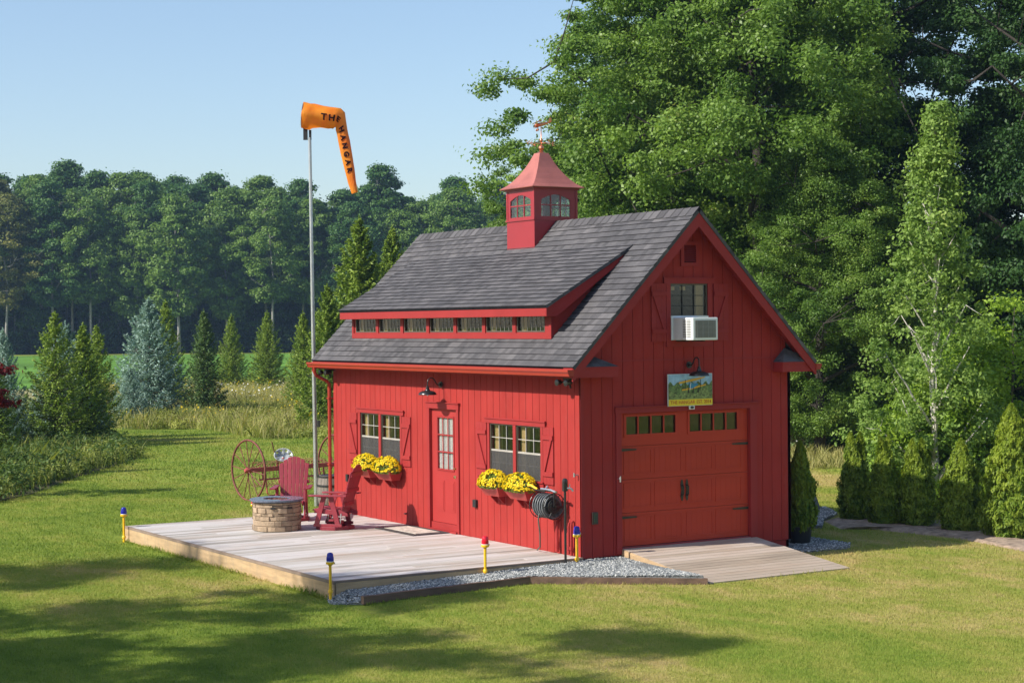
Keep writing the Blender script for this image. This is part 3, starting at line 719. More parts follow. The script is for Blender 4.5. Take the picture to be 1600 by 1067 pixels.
for u in (1.995, 2.095):
    m = MB(); q = [(u-.012, .76), (u+.012, .76), (u+.03, .84), (u+.014, .93), (u+.03, 1.02), (u+.012, 1.10), (u-.012, 1.10), (u-.03, 1.02), (u-.014, .93), (u-.03, .84)]
    m.prism(q, lambda a, b: YW(a, D+.009, b), lambda a, b: YW(a, D+.016, b))
    m.tube([YW(u, D+.01, .84), YW(u, D+.055, .87), YW(u, D+.055, .99), YW(u, D+.01, 1.02)], .011, 6); m.build('pull_handle', BLACK, gdo)
m = MB(); m.tube([YW(.69, .03, 1.19), YW(.69, .07, 1.19), YW(.69, .085, 1.23), YW(.69, .085, 1.14)], .012, 6); m.build('hook', STEEL, hg)
m = MB(); m.tube([XW(.08, .0, 1.28), XW(.08, .06, 1.28), XW(.08, .075, 1.31), XW(.08, .075, 1.25)], .013, 6); m.build('hook', STEEL, hg)
m = MB(); wbox(m, YW, .19, .30, .50, .69, .001, .03); part(m, 'outlet_box', mat('bronze_box', (.05, .03, .025), .5), bevel=.006)
m = MB(); wbox(m, YW, .22, .27, .53, .66, .031, .04); part(m, 'outlet_cover', mat('green_box_cover', (.02, .045, .03), .4))
m = MB(); wbox(m, XW, 3.13, 3.235, .52, .65, .001, .05); part(m, 'outlet_box', BLACK2, bevel=.006)
m = MB(); wbox(m, XW, 7.98, 8.06, .62, .76, .001, .04); part(m, 'outlet_box', BLACK2)
m = MB(); m.tube([XW(5.67, .0, .2), XW(5.67, .05, .2), XW(5.6, .055, .2)], .012, 6); part(m, 'hook', BLACK2)
# conduit stubs
for y, zt in ((.60, .5), (.20, .52), (.27, .5)):
    m = MB(); m.tube([(-.02, y, zt+.03), (-.05, y, zt+.01), (-.06, y, zt-.05), (-.06, y, .03)], .026 if y > .5 else .02, 8); m.lathe([(.034, 0), (.034, .05)], (-.06, y, .10), 8); part(m, 'conduit_pipe', TRIM, smooth=True)

# ---- cupola
cu0, cu1, cv0, cv1 = 1.672, 2.598, 3.863, 4.789
ccx, ccy = (cu0+cu1)/2, (cv0+cv1)/2
m = MB(); m.box(cu0, cu1, cv0, cv1, 4.9, 5.50); m.box(cu0-.02, cu1+.02, cv0-.02, cv1+.02, 5.50, 5.525)
cup = m.build('cupola', mat('cupola_paint', (.31, .022, .032), .38, .04, 2, 40, .03), hg)
P2 = cup.data.materials[0]
# walls with arched openings on the four sides
def arch_wall(F, wd):
    m = MB(); z0, z1 = 5.525, 6.06; a0, a1 = .12, wd-.12; zs, zt, zb = 5.87, 5.965, 5.57
    n = 12; arc = [(a0+(a1-a0)*k/n, zs+(zt-zs)*math.sin(PI*k/n)) for k in range(n+1)]
    wbox(m, F, 0, a0, z0, z1, -.03, 0); wbox(m, F, a1, wd, z0, z1, -.03, 0); wbox(m, F, a0, a1, z0, zb, -.03, 0)
    for (ua, za), (ub, zb_) in zip(arc[:-1], arc[1:]):
        m.hexa([F(ua, 0, za), F(ub, 0, zb_), F(ub, -.03, zb_), F(ua, -.03, za), F(ua, 0, z1), F(ub, 0, z1), F(ub, -.03, z1), F(ua, -.03, z1)])
    for u in (a0+(a1-a0)/3, a0+2*(a1-a0)/3): wbox(m, F, u-.009, u+.009, zb, zt-.01, -.02, -.003)
    wbox(m, F, a0, a1, 5.765, 5.785, -.021, -.002)
    g = MB(); wbox(g, F, a0, a1, zb, zt+.005, -.016, -.012)
    return m, g
FS = [lambda u, d, z: (cu0-d, cv0+u, z), lambda u, d, z: (cu1+d, cv0+u, z), lambda u, d, z: (cu0+.0305+u, cv0-d, z), lambda u, d, z: (cu0+.0305+u, cv1+d, z)]
for k, F in enumerate(FS):
    a, g = arch_wall(F, .926 if k < 2 else .865); o = a.build('cupola_wall', P2, cup); g.build('cupola_glass', CLEAR, cup)
m = MB(); 
for a in (cu0-.008, cu1-.04):
    for b in (cv0-.008, cv1-.04): m.box(a, a+.048, b, b+.048, 5.525, 6.06)
m.box(cu0-.03, cu1+.03, cv0-.03, cv1+.03, 6.055, 6.083); m.build('cupola_post', P2, cup)
prof = [(.60, 0), (.605, .012), (.50, .075), (.405, .165), (.315, .275), (.235, .39), (.165, .52), (.11, .64), (.10, .66)]
m = MB(); m.lathe([(r*1.414*.93, h) for r, h in prof], (ccx, ccy, 6.085), 4, rot=PI/4); m.build('cupola_roof', COPPER, cup)
m = MB(); m.lathe([(.095, 0), (.06, .02), (.03, .05), (.035, .06), (.055, .09), (.05, .125), (.02, .15), (.012, .16), (.012, .20), (.026, .215), (.03, .235), (.02, .26), (.008, .28), (.008, .5)], (ccx, ccy, 6.745), 14)
m.build('finial', COPPER2, cup, smooth=True)
m = MB(); zc = 6.925
for dx, dy in ((1, 0), (0, 1)): m.tube([(ccx-.24*dx, ccy-.24*dy, zc), (ccx+.24*dx, ccy+.24*dy, zc)], .006, 6)
m.build('compass_arms', COPPER2, cup)
def textmesh(s, size=1, ext=.02, bold=0):
    cu = bpy.data.curves.new('t', 'FONT'); cu.body = s; cu.size = size; cu.extrude = ext/2; cu.align_x = 'CENTER'; cu.align_y = 'CENTER'; cu.resolution_u = 3; cu.offset = bold
    o = bpy.data.objects.new('t', cu); dg = bpy.context.evaluated_depsgraph_get()
    col.objects.link(o); dg.update(); me = bpy.data.meshes.new_from_object(o.evaluated_get(dg)); bpy.data.objects.remove(o); return me
def letters(name, s, size, F, m, parent, ext=.01, bold=0):
    me = textmesh(s, size, ext, bold); me.name = name
    for v in me.vertices: v.co = F(v.co.x, v.co.y, v.co.z)
    me.materials.clear(); me.materials.append(m); o = bpy.data.objects.new(name, me); col.objects.link(o); o.parent = parent; return o
for s, dx, dy in (('E', 1, 0), ('W', -1, 0), ('N', 0, 1), ('S', 0, -1)):
    c = Vector((ccx+.26*dx, ccy+.26*dy, zc))
    letters('compass_letter', s, .11, lambda x, y, z, c=c: c+Vector((x*.8475-z*.53, -x*.5307-z*.85, y)), COPPER2, cup)
# biplane weathervane
m = MB(); zp = 7.27; d = Vector((.95, -.31, .22)).normalized(); s = Vector((.31, .95, 0)).normalized(); uu = d.cross(s)*-1
if uu.z < 0: uu = -uu
c = Vector((ccx, ccy, zp))
P_ = lambda a, b, h: c+d*a+s*b+uu*h
m.tube([P_(-.13, 0, 0), P_(-.10, 0, 0), P_(-.02, 0, 0), P_(.08, 0, 0), P_(.2, 0, .01)], [.02, .035, .036, .026, .008], 10)
for h, a in ((.055, -.06), (-.03, -.05)):
    m.hexa([P_(a-.035, -.24, h), P_(a+.035, -.24, h), P_(a+.035, .24, h), P_(a-.035, .24, h), P_(a-.035, -.24, h+.006), P_(a+.035, -.24, h+.006), P_(a+.035, .24, h+.006), P_(a-.035, .24, h+.006)])
m.hexa([P_(.16, -.06, .01), P_(.2, -.06, .01), P_(.2, .06, .01), P_(.16, .06, .01), P_(.16, -.06, .014), P_(.2, -.06, .014), P_(.2, .06, .014), P_(.16, .06, .014)])
m.hexa([P_(.14, -.004, .01), P_(.205, -.004, .01), P_(.205, .004, .01), P_(.14, .004, .01), P_(.18, -.004, .085), P_(.215, -.004, .085), P_(.215, .004, .085), P_(.18, .004, .085)])
for b in (-.15, .15): m.tube([P_(-.055, b, -.03), P_(-.06, b, .055)], .004, 5)
m.tube([P_(-.06, 0, -.02), P_(-.09, .05, -.08)], .004, 5); m.tube([P_(-.06, 0, -.02), P_(-.09, -.05, -.08)], .004, 5)
for b in (-.05, .05): m.lathe([(.02, -.006), (.022, 0), (.02, .006)], P_(-.09, b, -.085), 10, 'y')
m.tube([P_(-.135, -.06, .02), P_(-.135, .06, -.02)], .005, 5)
m.build('weathervane', COPPER2, cup)

# ------------------------------------------------------------------ wall lamps
def wall_lamp(label, F, u, z, reach=.31):
    t = thing('wall_lamp', label, 'lamp', group=None)
    m = MB(); V = lambda o, du, dz: F(u+du, o, z+dz)
    base = MB(); n = 14
    base.prism([(.055*math.cos(2*PI*k/n), .055*math.sin(2*PI*k/n)) for k in range(n)], lambda a, b: V(.032, a, b), lambda a, b: V(.05, a, b))
    base.prism([(.03*math.cos(2*PI*k/n), .03*math.sin(2*PI*k/n)) for k in range(n)], lambda a, b: V(.05, a, b), lambda a, b: V(.08, a, b)); base.build('wall_plate', BLACK, t)
    pts = [V(.05, 0, 0), V(.10, 0, -.005), V(.14, 0, .03), V(.17, 0, .085), V(.21, 0, .12), V(.26, 0, .12), V(.295, 0, .09), V(reach, 0, .045), V(reach, 0, -.03)]
    m.tube(pts, .011, 8); m.build('gooseneck_arm', BLACK, t, smooth=True)
    cx, cy, cz = V(reach, 0, -.03)
    m = MB(); m.lathe([(.001, .01), (.024, .008), (.028, -.03), (.035, -.035), (.035, -.05), (.05, -.07), (.095, -.078), (.135, -.094), (.155, -.118), (.160, -.135), (.166, -.138), (.166, -.143), (.154, -.136), (.12, -.10), (.001, -.085)], (cx, cy, cz), 28)
    m.build('lamp_shade', BLACK, t, smooth=True)
    m = MB(); m.lathe([(.001, 0), (.025, -.01), (.03, -.04), (.018, -.06), (.001, -.066)], (cx, cy, cz-.095), 12); m.build('bulb', WHITE, t, smooth=True)
    return t
wall_lamp('black gooseneck barn lamp on the sunlit wall above the entry door', XW, 4.295, 2.588)
wall_lamp('black gooseneck barn lamp over the picture sign above the garage door', YW, 2.104, 2.954, .30)

# ------------------------------------------------------------------ security cameras / floodlight
def cam_unit(label, x, y, z, sgn):
    t = thing('security_light', label, 'light fixture', (x, y, z)); t.scale = (1.45, 1.45, 1.3)
    MB().box(-.05, .05, -.05, .05, -.03, 0).build('mounting_box', BLACK2, t)
    for s in (-1, 1):
        m = MB(); m.tube([(0, s*.03, -.03), (-.02, s*.07, -.05), (-.05, s*.085, -.06)], .012, 6)
        m.lathe([(.02, 0), (.034, -.02), (.04, -.06), (.036, -.062)], (-.05, s*.085, -.06), 12, 'x'); m.build('lamp_head', BLACK, t, smooth=True)
    m = MB(); m.lathe([(.03, 0), (.035, -.03), (.02, -.055), (.001, -.06)], (0, 0, -.03), 12); m.tube([(0, 0, -.06), (0, -.02, -.13)], .01, 6); m.build('sensor', BLACK2, t, smooth=True)
    return t
cam_unit('black twin-head floodlight under the eave at the near corner', -.12, .12, 2.80, 1)
cam_unit('small floodlight under the far end of the eave by the downspout', -.12, 8.55, 2.80, 1)

# ------------------------------------------------------------------ window air conditioner
def ac():
    t = thing('air_conditioner', 'white window air conditioner jutting from the upper gable window', 'air conditioner', (1.77, 0, 3.355))
    w_, d_, h_ = .50, .58, .36
    m = MB(); m.box(0, w_, -d_, -.03, 0, h_)
    c = m.build('casing', WHITE, t, bevel=.012)
    m = MB(); m.box(.045, w_-.045, -d_-.006, -d_+.002, .04, h_-.045); g = m.build('rear_grille', GREY, t)
    m = MB()
    for k in range(14): m.box(.05, w_-.05, -d_-.010, -d_-.004, .05+k*.0195, .054+k*.0195)
    for k in range(4): m.box(.08+k*.11, .084+k*.11, -d_-.0105, -d_-.0045, .045, h_-.05)
    m.build('grille_bars', mat('grille_bar', (.35, .35, .34), .5), g)
    m = MB()
    for k in range(11):
        for j in range(2): m.box(-.004, .002, -d_+.06+j*.11, -d_+.15+j*.11, .05+k*.026, .062+k*.026)
    m.build('side_louvre', GREY, t)
    m = MB(); m.box(-.02, 0, -.05, -.03, .0, h_); m.box(w_, w_+.23, -.05, -.03, 0, h_); m.box(-.02, w_+.23, -.05, -.02, h_, h_+.03); m.build('side_panel', WHITE, t)
    m = MB(); m.beam((.1, -.34, -.012), (.1, -.03, -.012), .03, .02); m.beam((.42, -.34, -.012), (.42, -.03, -.012), .03, .02); m.build('support_bracket', BLACK, t)
ac()
# ------------------------------------------------------------------ picture sign
def sign():
    u0, u1, z0, z1 = 1.647, 2.548, 2.325, 2.79
    t = thing('picture_sign', 'picture sign of a yellow biplane over trees with yellow strip reading THE HANGAR', 'sign', (u0, -.06, z0))
    S = lambda u, d, z: (u, -d, z); w_, h_ = u1-u0, z1-z0+.02
    t.location = (u0, -.072, z0-.03); h_ += .03
    def b(name, q, m, d): 
        x = MB(); x.prism(q, lambda a, c: (a, -d, c), lambda a, c: (a, -d-.003, c)); return x.build(name, m, t)
    MB().box(0, w_, 0, .015, 0, h_).build('board', WHITE, t)
    sk = mat('sign_sky', (.28, .47, .66), .4, .25, 6); tr = mat('sign_trees', (.10, .17, .05), .4, .7, 22); tr2 = mat('sign_bushes', (.16, .22, .07), .4, .7, 30)
    b('sky_print', [(.008, .3), (w_-.008, .3), (w_-.008, h_-.008), (.008, h_-.008)], sk, .001)
    random.seed(3)
    top = [(.008+(w_-.016)*k/30, .36+.035*math.sin(k*1.3)+random.uniform(-.012, .014)-(.06*max(0, 1-abs(k-15)/9)*0)) for k in range(31)]
    b('tree_print', [(w_-.008, .12), ]+top[::-1]+[(.008, .12)], tr, .0045)
    top = [(.008+(w_-.016)*k/30, .23+.05*math.sin(k*.5+2)+random.uniform(-.012, .014)) for k in range(31)]
    b('bush_print', [(w_-.008, .11)]+top[::-1]+[(.008, .11)], tr2, .008)
    b('yellow_strip', [(.008, .008), (w_-.008, .008), (w_-.008, .108), (.008, .108)], mat('sign_yellow', (.8, .62, .02), .4, .03), .012)
    ye = mat('biplane_yellow', (.75, .42, .03), .4, .1); bl = mat('biplane_blue', (.03, .25, .5), .4, .1)
    b('wing_print', [(.22, .36), (.55, .405), (.74, .45), (.74, .465), (.50, .435), (.21, .385)], ye, .013)
    b('wing_print', [(.27, .245), (.50, .27), (.76, .325), (.76, .345), (.50, .30), (.27, .268)], ye, .0135)
    b('fuselage_print', [(.41, .30), (.45, .275), (.50, .285), (.55, .31), (.60, .34), (.58, .36), (.50, .355), (.46, .375), (.42, .355)], bl, .0165)
    for u in (.33, .64): b('strut_print', [(u, .26), (u+.008, .26), (u+.018, .42), (u+.01, .42)], BLACK2, .0145)
    for u in (.40, .50, .60): 
        x = MB(); x.lathe([(.016, 0), (.016, .003)], (u, -.0198, .225), 10, 'y'); x.build('wheel_print', BLACK2, t); b('gear_print', [(u-.004, .225), (u+.004, .225), (u+.01, .29), (u, .29)], BLACK2, .0165)
    b('propeller_print', [(.425, .255), (.435, .255), (.452, .375), (.442, .375)], WHITE, .0205)
    lr = mat('sign_lettering_red', (.5, .05, .02), .4)
    letters('lettering', 'THE HANGAR', .080, lambda x, y, z: (x*1.0+.285, -.0165-z, y+.058), lr, t, .003)
    letters('lettering', 'EST. 2014', .080, lambda x, y, z: (x*.92+.715, -.0165-z, y+.058), lr, t, .003)
sign()
t = thing('keypad', 'tiny white opener sensor box on the garage door header', 'sensor', (2.07, -.062, 2.235))
MB().box(0, .11, -.02, 0, 0, .065).build('case', WHITE, t, bevel=.005); MB().lathe([(.022, 0), (.022, -.006)], (.055, -.02, .032), 12, 'y', sx=1.6).build('button', BLACK2, t)

# ------------------------------------------------------------------ flower boxes and chrysanthemums
BOXM = mat('flower_box_paint', (.40, .045, .04), .5, .08, 3, 40, .1)
def flower(yc, w_, lab_box, lab_fl):
    t = thing('flower_box', lab_box, 'flower box', (-.034, yc, .79), group='flower boxes under the windows')
    m = MB(); h = .16; a, b = w_/2, w_/2-.09
    # tapered: narrower and shallower at the bottom
    def ring(wt, wb, d0t, d1t, d0b, d1b): return [(-d0b, -wb, 0), (-d1b, -wb, 0), (-d1b, wb, 0), (-d0b, wb, 0), (-d0t, -wt, h), (-d1t, -wt, h), (-d1t, wt, h), (-d0t, wt, h)]
    m.hexa([ring(a, b, 0, .27, 0, .17)[i] for i in (1, 0, 3, 2, 5, 4, 7, 6)]); m.build('planter', BOXM, t)
    m = MB()
    for s in (-.12, .12):
        m.prism([(0, 0), (.13, 0), (.12, -.03), (.03, -.12), (0, -.13)], lambda d, z: (-d, s-.012, z), lambda d, z: (-d, s+.012, z))
    m.build('bracket', TRIM, t)
    f = thing('chrysanthemum', lab_fl, 'flowers', (-.18, yc, .985), group='potted yellow chrysanthemums')
    n = 900; u = rng.random(n); az = rng.uniform(0, 2*PI, n); el = np.arcsin(rng.uniform(-.25, 1, n))
    dr = np.stack([np.cos(az)*np.cos(el), np.sin(az)*np.cos(el), np.sin(el)], 1)
    rad = np.array([.21, w_*.58, .235]); bumpy = 1+.09*np.array([noise.noise(Vector(q)*3.1+Vector((yc, 0, 0))) for q in dr])[:, None]
    P = dr*rad*bumpy*(.93+.07*rng.random((n, 1)))+np.array([0, 0, .0])
    V = []; Rr = []
    cen = [noise.noise(Vector(q)*2.4+Vector((yc*3, 0, 5))) for q in dr]
    keep = np.array([c > -.24 for c in cen]) & (dr[:, 2] > -.08)
    Pk, Dk = P[keep], dr[keep]
    for j in range(4):
        N = Dk+rng.normal(0, .25, Dk.shape); V.append(leafV(Pk+Dk*.006*j, N, .038, .026)); Rr.append(rng.random(len(Pk)))
    npmesh('blossoms', np.concatenate(V), 4, np.concatenate(Rr), M_YF, f)
    n = 1500; az = rng.uniform(0, 2*PI, n); el = np.arcsin(rng.uniform(-.5, 1, n)); dr = np.stack([np.cos(az)*np.cos(el), np.sin(az)*np.cos(el), np.sin(el)], 1)
    P = dr*rad*np.array([.95, .97, .93])*rng.uniform(.8, 1.04, (n, 1)); P[:, 2] = np.maximum(P[:, 2], -.05); V = leafV(P, dr+rng.normal(0, .6, dr.shape), .05, .022)
    npmesh('leaves', V, 4, rng.random(n), M_MG, f)
pos = [(6.93, .62, 'left'), (6.10, .68, ''), (2.32, .62, ''), (1.50, .68, '')]
labs = [('red flower box farther from the entry door, under the far window', 'yellow chrysanthemum at the far left, beside the left shutter of the far window'),
        ('red flower box nearer the entry door, under the far window', 'yellow chrysanthemum under the far window, on the side nearer the door'),
        ('red flower box nearer the entry door, under the near window', 'yellow chrysanthemum under the near window, on the side nearer the door'),
        ('red flower box next to the hose reel, under the near window', 'yellow chrysanthemum right beside the hose reel')]
for (y, w_, _), (a, b) in zip(pos, labs): flower(y, w_, a, b)

# ------------------------------------------------------------------ deck, ramp, mat
dk = thing('wooden_deck', 'weathered grey wooden deck along the sunlit wall of the red building', 'deck')
m = MB(); y = .0; k = 0
while y < L-.06:
    x0, x1 = -4.275, -.012
    j = random.uniform(-3.4, -.8) if k % 3 else -2.2
    for a, b in ((x0, j-.002), (j+.002, x1)):
        z = random.uniform(-.0015, .0015); m.box(a, b, y+.003, y+.132, -.028+z, z)
    y += .1385; k += 1
ob = m.build('deck_boards', DECK, dk)
bv = ob.modifiers.new('b', 'BEVEL'); bv.width = .003; bv.segments = 1
m = MB(); m.box(-4.29, -.005, -.045, -.005, -.25, -.031); part(m, 'rim_board', EDGE, dk); m = MB(); m.box(-4.31, -4.277, -.045, L, -.36, -.045); part(m, 'rim_board', EDGE, dk)
m = MB(); m.box(-4.315, -4.277, -.05, L, -.043, .001); m.box(-4.277, -.005, -.05, -.0, -.029, .001); part(m, 'edge_board', mat('edge_board', (.22, .165, .13), .8, .2, 5, 50, .4, stretch=(.4, .4, 2)), dk)
m = MB(); m.box(-4.2, -.1, .3, .34, -.22, -.035); m.box(-4.2, -.1, 4.3, 4.34, -.22, -.035); m.box(-4.25, -.02, L-.06, L-.02, -.3, -.032)
for y in (.3, 3, 5.6, 8.2): m.box(-4.2, -4.1, y, y+.1, -.5, -.035)
part(m, 'joist', EDGE, dk)
rp = thing('wooden_ramp', 'weathered wooden ramp sloping down from the garage door', 'ramp')
m = MB(); n = 16; 
for k in range(n):
    ya, yb = -k*2.2/n-.006, -(k+1)*2.2/n+.0; yb += .003
    za, zb = .075+(ya)*.125, .075+yb*.125
    x0, x1 = .775, 3.49+k*.004
    m.hexa([(x0, yb, zb-.03), (x1, yb, zb-.03), (x1, ya, za-.03), (x0, ya, za-.03), (x0, yb, zb), (x1, yb, zb), (x1, ya, za), (x0, ya, za)])
m.build('ramp_boards', RAMPM, rp)
for x in (.755, 3.49):
    m = MB(); m.prism([(0, .07), (-2.17, -.205), (-2.17, -.28), (0, -.28)], lambda y, z: (x, y-.01, z), lambda y, z: (x+.018, y-.01, z)); m.build('side_board', EDGE, rp)
dmx = thing('doormat', 'worn rectangular doormat with dark border in front of the entry door', 'doormat', (-.42, 4.72, .003), R(0))
MB().box(-.36, .36, -.72, .72, 0, .012).build('border', MATG, dmx)
MB().box(-.24, .24, -.58, .58, .012, .019).build('mat_centre', MATL, dmx)

# ------------------------------------------------------------------ gravel beds and timber edging
def grz(x, y):
    t = min(1, max(0, -x/4.3)); return -.045-.11*t-.05*min(1, max(0, -y-.05)/.8)-.11*min(1, max(0, -x-4.12)/.3)
def gravel_bed(poly, zf, n, label, s=.022):
    xs_ = [p[0] for p in poly]; ys_ = [p[1] for p in poly]
    x = rng.uniform(min(xs_), max(xs_), n*3); y = rng.uniform(min(ys_), max(ys_), n*3)
    k = inpoly(x, y, poly); x, y = x[k][:n], y[k][:n]; n = len(x)
    tet = np.array([(1, 0, -.6), (-.6, .9, -.5), (-.5, -.9, -.5), (.1, 0, .8)]); F_ = [(0, 1, 3), (1, 2, 3), (2, 0, 3), (0, 2, 1)]
    oc = np.array([(1, 0, 0), (0, 1, 0), (-1, 0, 0), (0, -1, 0), (0, 0, .8), (0, 0, -.8)]); OF = [(0, 1, 4), (1, 2, 4), (2, 3, 4), (3, 0, 4), (1, 0, 5), (2, 1, 5), (3, 2, 5), (0, 3, 5)]
    sz = s*rng.uniform(.5, 1.3, (n, 1, 1)); V = oc[None]*sz*rng.uniform(.6, 1.2, (n, 6, 1))
    a = rng.uniform(0, 6.28, n); c, s_ = np.cos(a), np.sin(a)
    V = np.stack([V[..., 0]*c[:, None]-V[..., 1]*s_[:, None], V[..., 0]*s_[:, None]+V[..., 1]*c[:, None], V[..., 2]*.8], 2)
    z = np.array([zf(i, j) for i, j in zip(x, y)])+rng.uniform(-.006, .012, n)
    V += np.stack([x, y, z], 1)[:, None]
    fs = (np.array(OF)[None]+6*np.arange(n)[:, None, None]).reshape(-1, 3)
    me = bpy.data.meshes.new('gravel'); me.from_pydata(V.reshape(-1, 3).tolist(), [], fs.tolist()); me.materials.append(GRAV)
    o = bpy.data.objects.new('gravel', me); col.objects.link(o); o['kind'] = 'stuff'; tag(o, label, 'gravel')
    # the bed the stones lie on
    g = MB(); 
    cx_, cy_ = sum(xs_)/len(xs_), sum(ys_)/len(ys_)
    vs = [(px, py, zf(px, py)-.008) for px, py in poly]+[(px, py, -.4) for px, py in poly]; m_ = len(poly)
    g.add(vs, [tuple(range(m_))]+[(k, k+m_, (k+1) % m_+m_, (k+1) % m_) for k in range(m_)]); g.build('gravel_ground', GRAVB, None, kind='structure')
gravel_bed(GRAVEL, grz, 17000, 'blue-grey crushed stone between the deck edge and the garage ramp', .02)
gravel_bed([(4.28, -.35), (5.2, -.4), (5.7, .1), (5.7, 1.4), (4.28, 1.6)], lambda x, y: -.205, 3500, 'patch of blue-grey crushed stone at the building\'s right corner', .022)
gravel_bed([(6.5, 2.4), (6.85, 2.1), (7.7, 3.0), (8.6, 3.6), (9.2, 4.6), (8.2, 4.9), (7.2, 4.0)], lambda x, y: -.175, 5000, 'patch of crushed stone behind the first evergreen shrub', .03)
for a, b, lab in (((-4.22, -.76, -.185), (-1.34, -.60, -.165), 'dark landscape timber edging the gravel along the deck, left length'), ((-1.36, -.60, -.17), (.74, -2.20, -.185), 'dark landscape timber edging the gravel, angled length towards the ramp')):
    m = MB(); A, B = Vector(a), Vector(b); n = 12
    pts = [A+(B-A)*k/n+Vector((0, 0, random.uniform(-.004, .004))) for k in range(n+1)]
    for p, q in zip(pts[:-1], pts[1:]): m.beam(p, q, .075, .11)
    tag(m.build('edging_timber', TIMB, None), lab, 'timber')

# ------------------------------------------------------------------ fire pit
def firepit():
    c = (-2.28, 6.33, 0)
    t = thing('fire_pit', 'round stacked-stone fire pit table with dark blue-grey rim on the deck', 'fire pit', c)
    MB().lathe([(.38, .0), (.385, .5)], (0, 0, 0), 28).build('core', mat('mortar', (.12, .09, .06), .9), t)
    m = MB(); z = .006; random.seed(5)
    while z < .50:
        h = random.choice((.055, .075, .095)); h = min(h, .517-z)
        a = random.uniform(0, 1); end = a+2*PI
        while a < end-.05:
            da = min(random.uniform(.16, .5), end-a); 
            if end-a-da < .12: da = end-a
            ro = .43+random.uniform(-.013, .012); n = max(2, int(da/.12)); vs = []
            for k in range(n+1):
                q = a+.006+(da-.012)*k/n; rr = ro+random.uniform(-.004, .004)
                for r_, zz in ((.37, z+.002), (rr-.006, z+.002), (rr, z+.01), (rr+.003, z+h-.012), (rr-.006, z+h-.003), (.37, z+h-.003)): vs.append((r_*math.cos(q), r_*math.sin(q), zz))
            fs = [(k*6+j, k*6+(j+1) % 6, (k+1)*6+(j+1) % 6, (k+1)*6+j) for k in range(n) for j in range(6)]+[tuple(range(5, -1, -1)), tuple(n*6+j for j in range(6))]
            m.add(vs, fs); a += da
        z += h
    m.build('stone_veneer', STONEM, t)
    m = MB(); m.lathe([(.24, .525), (.478, .525), (.483, .535), (.483, .555), (.475, .563), (.245, .563), (.24, .555)], (0, 0, 0), 40); 
    n = 40; pr = [(.24, .525), (.478, .525), (.485, .537), (.485, .555), (.475, .564), (.245, .564), (.238, .556)]
    m = MB(); vs = [(r*math.cos(2*PI*k/n), r*math.sin(2*PI*k/n), h) for r, h in pr for k in range(n)]; q = len(pr)
    m.add(vs, [(i*n+k, i*n+(k+1) % n, ((i+1) % q)*n+(k+1) % n, ((i+1) % q)*n+k) for i in range(q) for k in range(n)]); m.build('table_top', SLATE, t, smooth=True)
    m = MB(); m.lathe([(.24, .50), (.245, .545)], (0, 0, 0), 24)
    b = MB(); b.lathe([(.24, .46), (.24, .50)], (0, 0, 0), 24); b.build('burner_pan', BLACK2, t)
    m = MB()
    for k in range(130):
        r_ = .22*math.sqrt(random.random()); a = random.uniform(0, 6.3); s = random.uniform(.018, .034); p = Vector((r_*math.cos(a), r_*math.sin(a), .515+random.uniform(0, .045)*(1-r_*2)))
        oc = [(1, 0, 0), (0, 1, 0), (-1, 0, 0), (0, -1, 0), (0, 0, .9), (0, 0, -.9)]
        m.add([p+Vector(o)*s*random.uniform(.7, 1.2) for o in oc], [(0, 1, 4), (1, 2, 4), (2, 3, 4), (3, 0, 4), (1, 0, 5), (2, 1, 5), (3, 2, 5), (0, 3, 5)])
    m.build('lava_rocks', LAVA, t)
    for a in (-2.16, -1.45): 
        m = MB(); ca, sa = math.cos(a), math.sin(a); cc = Vector((ca*.436, sa*.436, .425)); tt = Vector((-sa, ca, 0))
        m.beam(cc-tt*.042, cc+tt*.042, .03, .032); m.build('vent_slot', BLACK2, t)
firepit()

